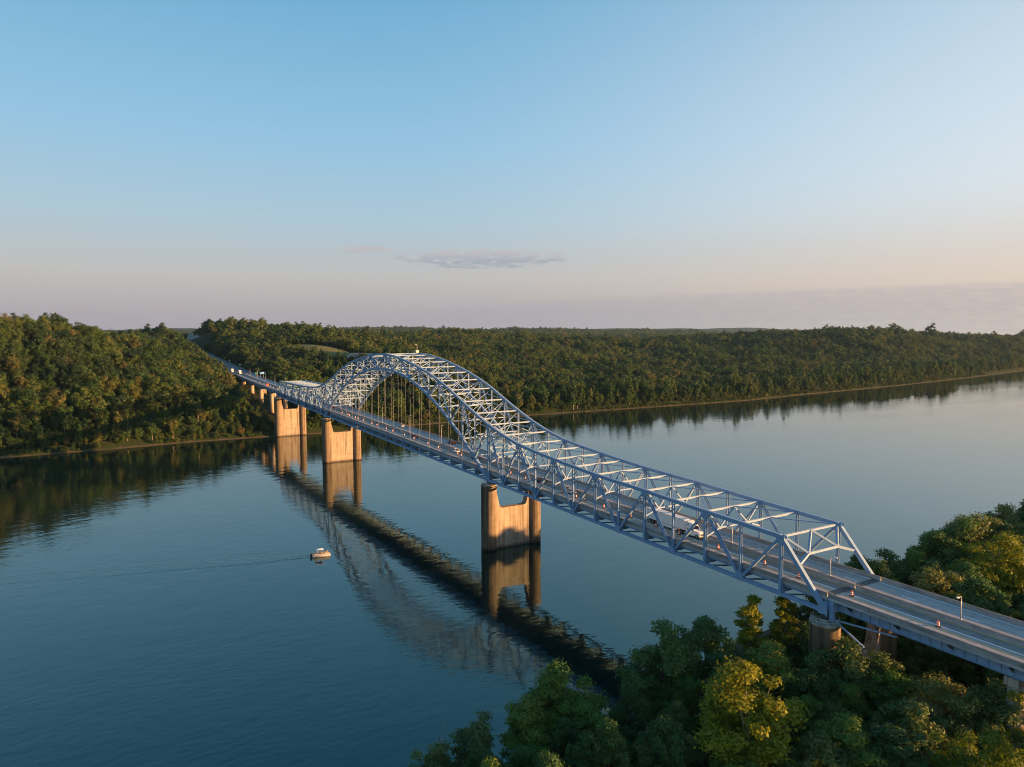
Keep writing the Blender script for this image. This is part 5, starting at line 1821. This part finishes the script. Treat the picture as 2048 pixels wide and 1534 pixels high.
# ---- articulated truck
def semi_truck(s_front, v):
    s0 = s_front
    z = deck_z(s0+10)+0.01
    t = thing('semi_truck', 'white articulated truck with a long plain trailer on the near carriageway', 'truck', (s0, v, z), math.pi)
    t.rotation_euler = (0, math.atan((deck_z(s0+14)-deck_z(s0+4))/10), math.pi)
    Wb = M['white_body']
    # local x: front bumper at 0, backwards is negative
    mb = MB()
    sq = lambda x, w, z0, z1, c=0.12: [(x, -w, z0), (x, -w, z1-c), (x, -w+c, z1), (x, w-c, z1), (x, w, z1-c), (x, w, z0)]
    loft(mb, [sq(-0.10, 0.98, 0.62, 1.42), sq(-0.45, 1.06, 0.55, 1.66), sq(-1.3, 1.10, 0.55, 1.82), sq(-2.15, 1.16, 0.55, 1.98)])
    hood = mb.build('hood', Wb, t)
    MB().box(-0.14, -0.02, -0.62, 0.62, 0.70, 1.36).build('grille', M['dark_steel'], hood)
    for q in (-1, 1):
        MB().frame((-0.30, q*0.86, 1.08), (0.2, 0, 0), (0, 0.13, 0), (0, 0, 0.13)).build('headlight', M['headlight'], hood)
    mb = MB()
    loft(mb, [sq(-2.1, 1.20, 0.55, 2.05), sq(-2.35, 1.22, 0.55, 2.30), sq(-2.9, 1.24, 0.55, 3.0), sq(-3.7, 1.25, 0.55, 3.62), sq(-4.6, 1.25, 0.55, 3.95), sq(-5.1, 1.25, 0.6, 3.98)])
    cab = mb.build('cab', Wb, t)
    for q in (-1, 1):
        MB().prism([(-2.50, 1.62), (-3.40, 1.55), (-3.40, 2.34), (-2.95, 2.40), (-2.70, 2.2)], 'y', *sorted((q*1.235, q*1.265))).build('side_window', M['glass'], cab)
        MB().box(-4.45, -4.10, *sorted((q*1.24, q*1.262)), 1.75, 2.2).build('side_window', M['glass'], cab)
        MB().box(-4.55, -4.05, *sorted((q*1.24, q*1.262)), 2.9, 3.25).build('sleeper_window', M['glass'], cab)
        MB().box(-2.55, -2.35, *sorted((q*1.35, q*1.55)), 1.75, 2.4).build('mirror', M['dark_steel'], cab)
        mb = MB().tube([(-3.0, q*1.0, 0.62), (-4.7, q*1.0, 0.62)], 0.33, 12)
        mb.build('fuel_tank', M['chrome'], t)
        MB().box(-5.9, -2.6, *sorted((q*1.05, q*1.22)), 0.36, 0.62).build('side_skirt', Wb, t)
    mb = MB()
    mb.add([(-2.245, -1.02, 2.02), (-2.245, 1.02, 2.02), (-2.80, 0.98, 2.86), (-2.80, -0.98, 2.86)], [(0, 1, 2, 3)])
    mb.add([(-2.27, -1.02, 2.02), (-2.27, 1.02, 2.02), (-2.83, 0.98, 2.86), (-2.83, -0.98, 2.86)], [(3, 2, 1, 0)])
    for k in range(4):
        mb.f.append((k, (k+1) % 4, 4+(k+1) % 4, 4+k)); mb.m.append(0)
    for i in range(8):
        x_, y_, z_ = mb.v[i]; mb.v[i] = (x_+0.09, y_, z_+0.05)
    mb.build('windscreen', M['glass'], cab)
    MB().box(-0.16, 0.06, -1.15, 1.15, 0.36, 0.62).build('bumper', M['chrome'], t)
    MB().box(-7.4, -0.6, -0.45, 0.45, 0.62, 0.9).build('chassis', M['rubber'], t)
    mb = MB()
    mb.box(-21.3, -5.55, -1.295, 1.295, 1.18, 4.05)
    tr = mb.build('trailer_box', M['trailer'], t)
    for q in (-1, 1):
        MB().box(-21.28, -5.57, *sorted((q*1.296, q*1.325)), 1.16, 1.34).build('bottom_rail', M['galv'], tr)
        MB().box(-21.28, -5.57, *sorted((q*1.296, q*1.325)), 3.95, 4.07).build('top_rail', M['galv'], tr)
        MB().box(-16.6, -8.6, *sorted((q*1.20, q*1.235)), 0.42, 1.16).build('side_skirt', M['trailer'], tr)
        for k in range(12):
            x_ = -6.8-k*1.24
            MB().box(x_-0.02, x_+0.02, *sorted((q*1.296, q*1.304)), 1.35, 3.94).build('panel_seam', M['galv'], tr)
        for x_ in (-1.15, ):
            w = link('wheel', TRUCK_WHEEL[0], t, (x_, q*1.05, 0.52)); link('rim', TRUCK_WHEEL[1], w)
        for x_ in (-5.6, -6.9):
            w = link('wheel', TRUCK_WHEEL[0], t, (x_, q*0.95, 0.52)); w.scale = (1, 1.9, 1); link('rim', TRUCK_WHEEL[1], w)
        for x_ in (-18.4, -19.7):
            w = link('wheel', TRUCK_WHEEL[0], t, (x_, q*0.95, 0.52)); w.scale = (1, 1.9, 1); link('rim', TRUCK_WHEEL[1], w)
        MB().box(-9.3, -9.15, *sorted((q*0.7, q*0.85)), 0.1, 1.18).build('landing_leg', M['rubber'], tr)
    MB().box(-20.6, -17.4, -0.6, 0.6, 0.75, 1.18).build('axle_frame', M['rubber'], tr)
    MB().box(-21.34, -21.31, -1.25, 1.25, 1.25, 4.0).build('rear_door', M['trailer'], tr)
    return t


semi_truck(-105.6, 2.2)


def box_truck(s, v, label):
    t = thing('box_truck', label, 'truck', (s, v, hz(s)+0.02), math.pi)
    mb = MB().box(-11, -2.4, -1.28, 1.28, 1.1, 4.0); mb.build('cargo_box', M['trailer'], t)
    sq = lambda x, w, z0, z1, c=0.12: [(x, -w, z0), (x, -w, z1-c), (x, -w+c, z1), (x, w-c, z1), (x, w, z1-c), (x, w, z0)]
    mb = MB(); loft(mb, [sq(0, 1.1, 0.5, 1.5), sq(-0.9, 1.15, 0.5, 1.7), sq(-1.3, 1.2, 0.5, 2.6), sq(-2.3, 1.2, 0.5, 3.2)]); mb.build('cab', M['white_body'], t)
    MB().frame((-1.05, 0, 2.12), (0.16, 0, 0.35), (0, 1.0, 0), (-0.05, 0, 0.02)).build('windscreen', M['glass'], t)
    for q in (-1, 1):
        for x_ in (-1.0, -8.6, -9.8):
            w = link('wheel', TRUCK_WHEEL[0], t, (x_, q*1.0, 0.52)); link('rim', TRUCK_WHEEL[1], w)
    return t


box_truck(603.5, 2.6, 'white box truck coming down the far highway past the trees')
box_truck(632.0, 6.5, 'second white truck behind the box truck on the far highway')

# ------------------------------------------------------------------ pontoon boat
BA, BB = px_z(625, 1114, 0.0), px_z(659, 1109, 0.0)
hd = math.atan2(BB[1]-BA[1], BB[0]-BA[0])
bc = (BA+BB)/2
M['pontoon'] = mat('pontoon_metal', (0.55, 0.54, 0.52), 0.4, var=0.1, scale=2)
boat = thing('pontoon_boat', 'small pontoon boat with a pale canopy heading right across the river', 'boat', (bc[0], bc[1], 0), hd)
for y in (-0.95, 0.95):
    mb = MB().tube([(-3.4, y, 0.12), (2.6, y, 0.12), (3.1, y, 0.22), (3.6, y, 0.42)], [0.34, 0.34, 0.26, 0.06], 12)
    mb.build('pontoon', M['pontoon'], boat, smooth=True)
MB().box(-3.4, 3.2, -1.3, 1.3, 0.44, 0.56).build('deck', M['pontoon'], boat)
M['boat_panel'] = mat('boat_panel', (0.34, 0.31, 0.28), 0.4, var=0.1, scale=1)
M['canopy'] = mat('canopy_cloth', (0.78, 0.78, 0.78), 0.8, var=0.06, scale=2)
for a_, b_ in (((-3.1, 1.24), (3.1, 1.24)), ((-3.1, -1.24), (3.1, -1.24)), ((3.1, -1.24), (3.1, 1.24)), ((-3.1, -1.24), (-3.1, 0.4))):
    mb = MB().beam((*a_, 0.80), (*b_, 0.80), 0.04, 0.38, (0, 1, 0) if a_[1] == b_[1] else (1, 0, 0))
    p_ = mb.build('fence_panel', M['boat_panel'], boat)
    MB().tube([(*a_, 1.12), (*b_, 1.12)], 0.03, 5).build('rail', M['galv'], p_)
mb = MB()
for i in range(7):
    x_ = -2.0+i*0.46; zc = 2.6+0.16*math.sin(math.pi*i/6)
    for k in range(5):
        y_ = -1.15+k*0.575; mb.v.append((x_, y_, zc+0.1*math.cos((k-2)/2*1.2)))
for i in range(6):
    for k in range(4):
        a_ = i*5+k; mb.f.append((a_, a_+5, a_+6, a_+1)); mb.m.append(0)
cn = mb.build('canopy', M['canopy'], boat, smooth=True)
sm_ = cn.modifiers.new('thick', 'SOLIDIFY'); sm_.thickness = 0.05
for q in (-1, 1):
    for x0, x1 in ((-0.9, -1.85), (-0.5, -0.6), (-0.3, 0.6)):
        MB().tube([(x0, q*1.22, 0.9), (x1, q*1.12, 2.62)], 0.025, 5).build('canopy_frame', M['galv'], boat)
mb = MB(); loft(mb, [[(-3.5, -0.22, 0.2), (-3.5, 0.22, 0.2), (-3.5, 0.2, 1.3), (-3.5, -0.2, 1.3)], [(-4.05, -0.2, 0.0), (-4.05, 0.2, 0.0), (-4.05, 0.16, 1.25), (-4.05, -0.16, 1.25)]])
mb.build('outboard_motor', M['rubber'], boat)
MB().prism([(0.15, 0.56), (0.85, 0.56), (0.75, 1.35), (0.35, 1.45)], 'y', -1.1, -0.35).build('console', M['boat_panel'], boat)
for (x0, x1, y0, y1) in ((1.3, 3.0, 0.5, 1.2), (1.3, 3.0, -1.2, -0.5), (-2.9, -1.4, -1.2, -0.5)):
    st_ = MB().box(x0, x1, y0, y1, 0.56, 0.98).build('seat', M['boat_panel'], boat)
    yb = y1-0.1 if y0 > 0 else y0+0.1
    MB().box(x0, x1, yb-0.09, yb+0.09, 0.98, 1.36).build('seat_back', M['boat_panel'], st_)


def on_boat(x, y, z):
    return (bc[0]+x*math.cos(hd)-y*math.sin(hd), bc[1]+x*math.sin(hd)+y*math.cos(hd), z)


person('person in a bright blue shirt sitting at the stern of the boat', on_boat(-2.0, -0.85, 1.0), hd+0.5, SIT_J, SIT_E, SIT_R, mat('shirt_blue', (0.02, 0.30, 0.55), 0.8), head=(0.05, 0, 0.76))
person('person in dark clothes steering under the boat canopy', on_boat(-0.35, -0.7, 1.05), hd, SIT_J, SIT_E, SIT_R, mat('shirt_dark', (0.03, 0.03, 0.05), 0.8), head=(0.05, 0, 0.76))
person('person in a dark top sitting in the bow of the boat', on_boat(2.2, 0.75, 1.0), hd+2.6, SIT_J, SIT_E, SIT_R, mat('shirt_navy', (0.04, 0.04, 0.09), 0.8), head=(0.05, 0, 0.76))
person('person in a pale top sitting in the bow of the boat', on_boat(1.6, -0.8, 1.0), hd+1.2, SIT_J, SIT_E, SIT_R, mat('shirt_pale', (0.5, 0.4, 0.38), 0.8), head=(0.05, 0, 0.76))

# wake: low waves spreading behind the boat and a long fading trail
def wake_patch():
    TE = px_z(-60, 1166, 0.0); hd = math.atan2(bc[1]-TE[1], bc[0]-TE[0])
    n, m_ = 220, 41
    vs = []; L_ = 190.0
    for i in range(n):
        k = i/(n-1); d = L_*k**1.5+3.4
        hwid = 0.8+0.16*min(d, 22)
        bend = 1.2*math.sin(k*9)*k
        for j in range(m_):
            q = (j/(m_-1)-0.5)*2
            y = q*hwid
            amp = 0.10*math.exp(-d/38)+0.022
            edge = max(0, 1-abs(q)**4)
            wv = math.sin(2.2*abs(y)-0.9*d)*math.exp(-((abs(q)-0.72)/0.22)**2)+0.7*math.sin(1.6*d+0.5*y*y)*math.exp(-(q/0.35)**2)
            zz = 0.012+amp*edge*(0.5+0.5*wv)
            if j in (0, m_-1) or i == 0:
                zz = -0.05
            lx, ly = -d, y+bend
            vs.append((bc[0]+lx*math.cos(hd)-ly*math.sin(hd), bc[1]+lx*math.sin(hd)+ly*math.cos(hd), zz))
    mb = MB(); mb.v = vs
    for i in range(n-1):
        for j in range(m_-1):
            a_ = i*m_+j; mb.f.append((a_, a_+1, a_+m_+1, a_+m_)); mb.m.append(0)
    o = mb.build('boat_wake', M['water'], smooth=True)
    o['kind'] = 'stuff'; o['label'] = 'wake spreading behind the small boat'


wake_patch()

# ------------------------------------------------------------------ evening air
def haze_box():
    m = bpy.data.materials.new('evening_haze'); m.use_nodes = True
    nt = m.node_tree; nt.nodes.clear()
    out = nt.nodes.new('ShaderNodeOutputMaterial')
    pv = nt.nodes.new('ShaderNodeVolumePrincipled')
    pv.inputs['Color'].default_value = (0.42, 0.72, 1.0, 1)
    pv.inputs['Density'].default_value = HAZE
    pv.inputs['Anisotropy'].default_value = 0.2
    nt.links.new(pv.outputs[0], out.inputs['Volume'])
    o = MB().box(-9300, 9500, -9300, 9300, -6.2, max(110.0, float(ZZ.max())+42.0)).build('haze', m)
    o['kind'] = 'stuff'; o['label'] = 'thin evening haze over the whole valley'


HAZE = 0.000022
if HAZE > 0:
    haze_box()
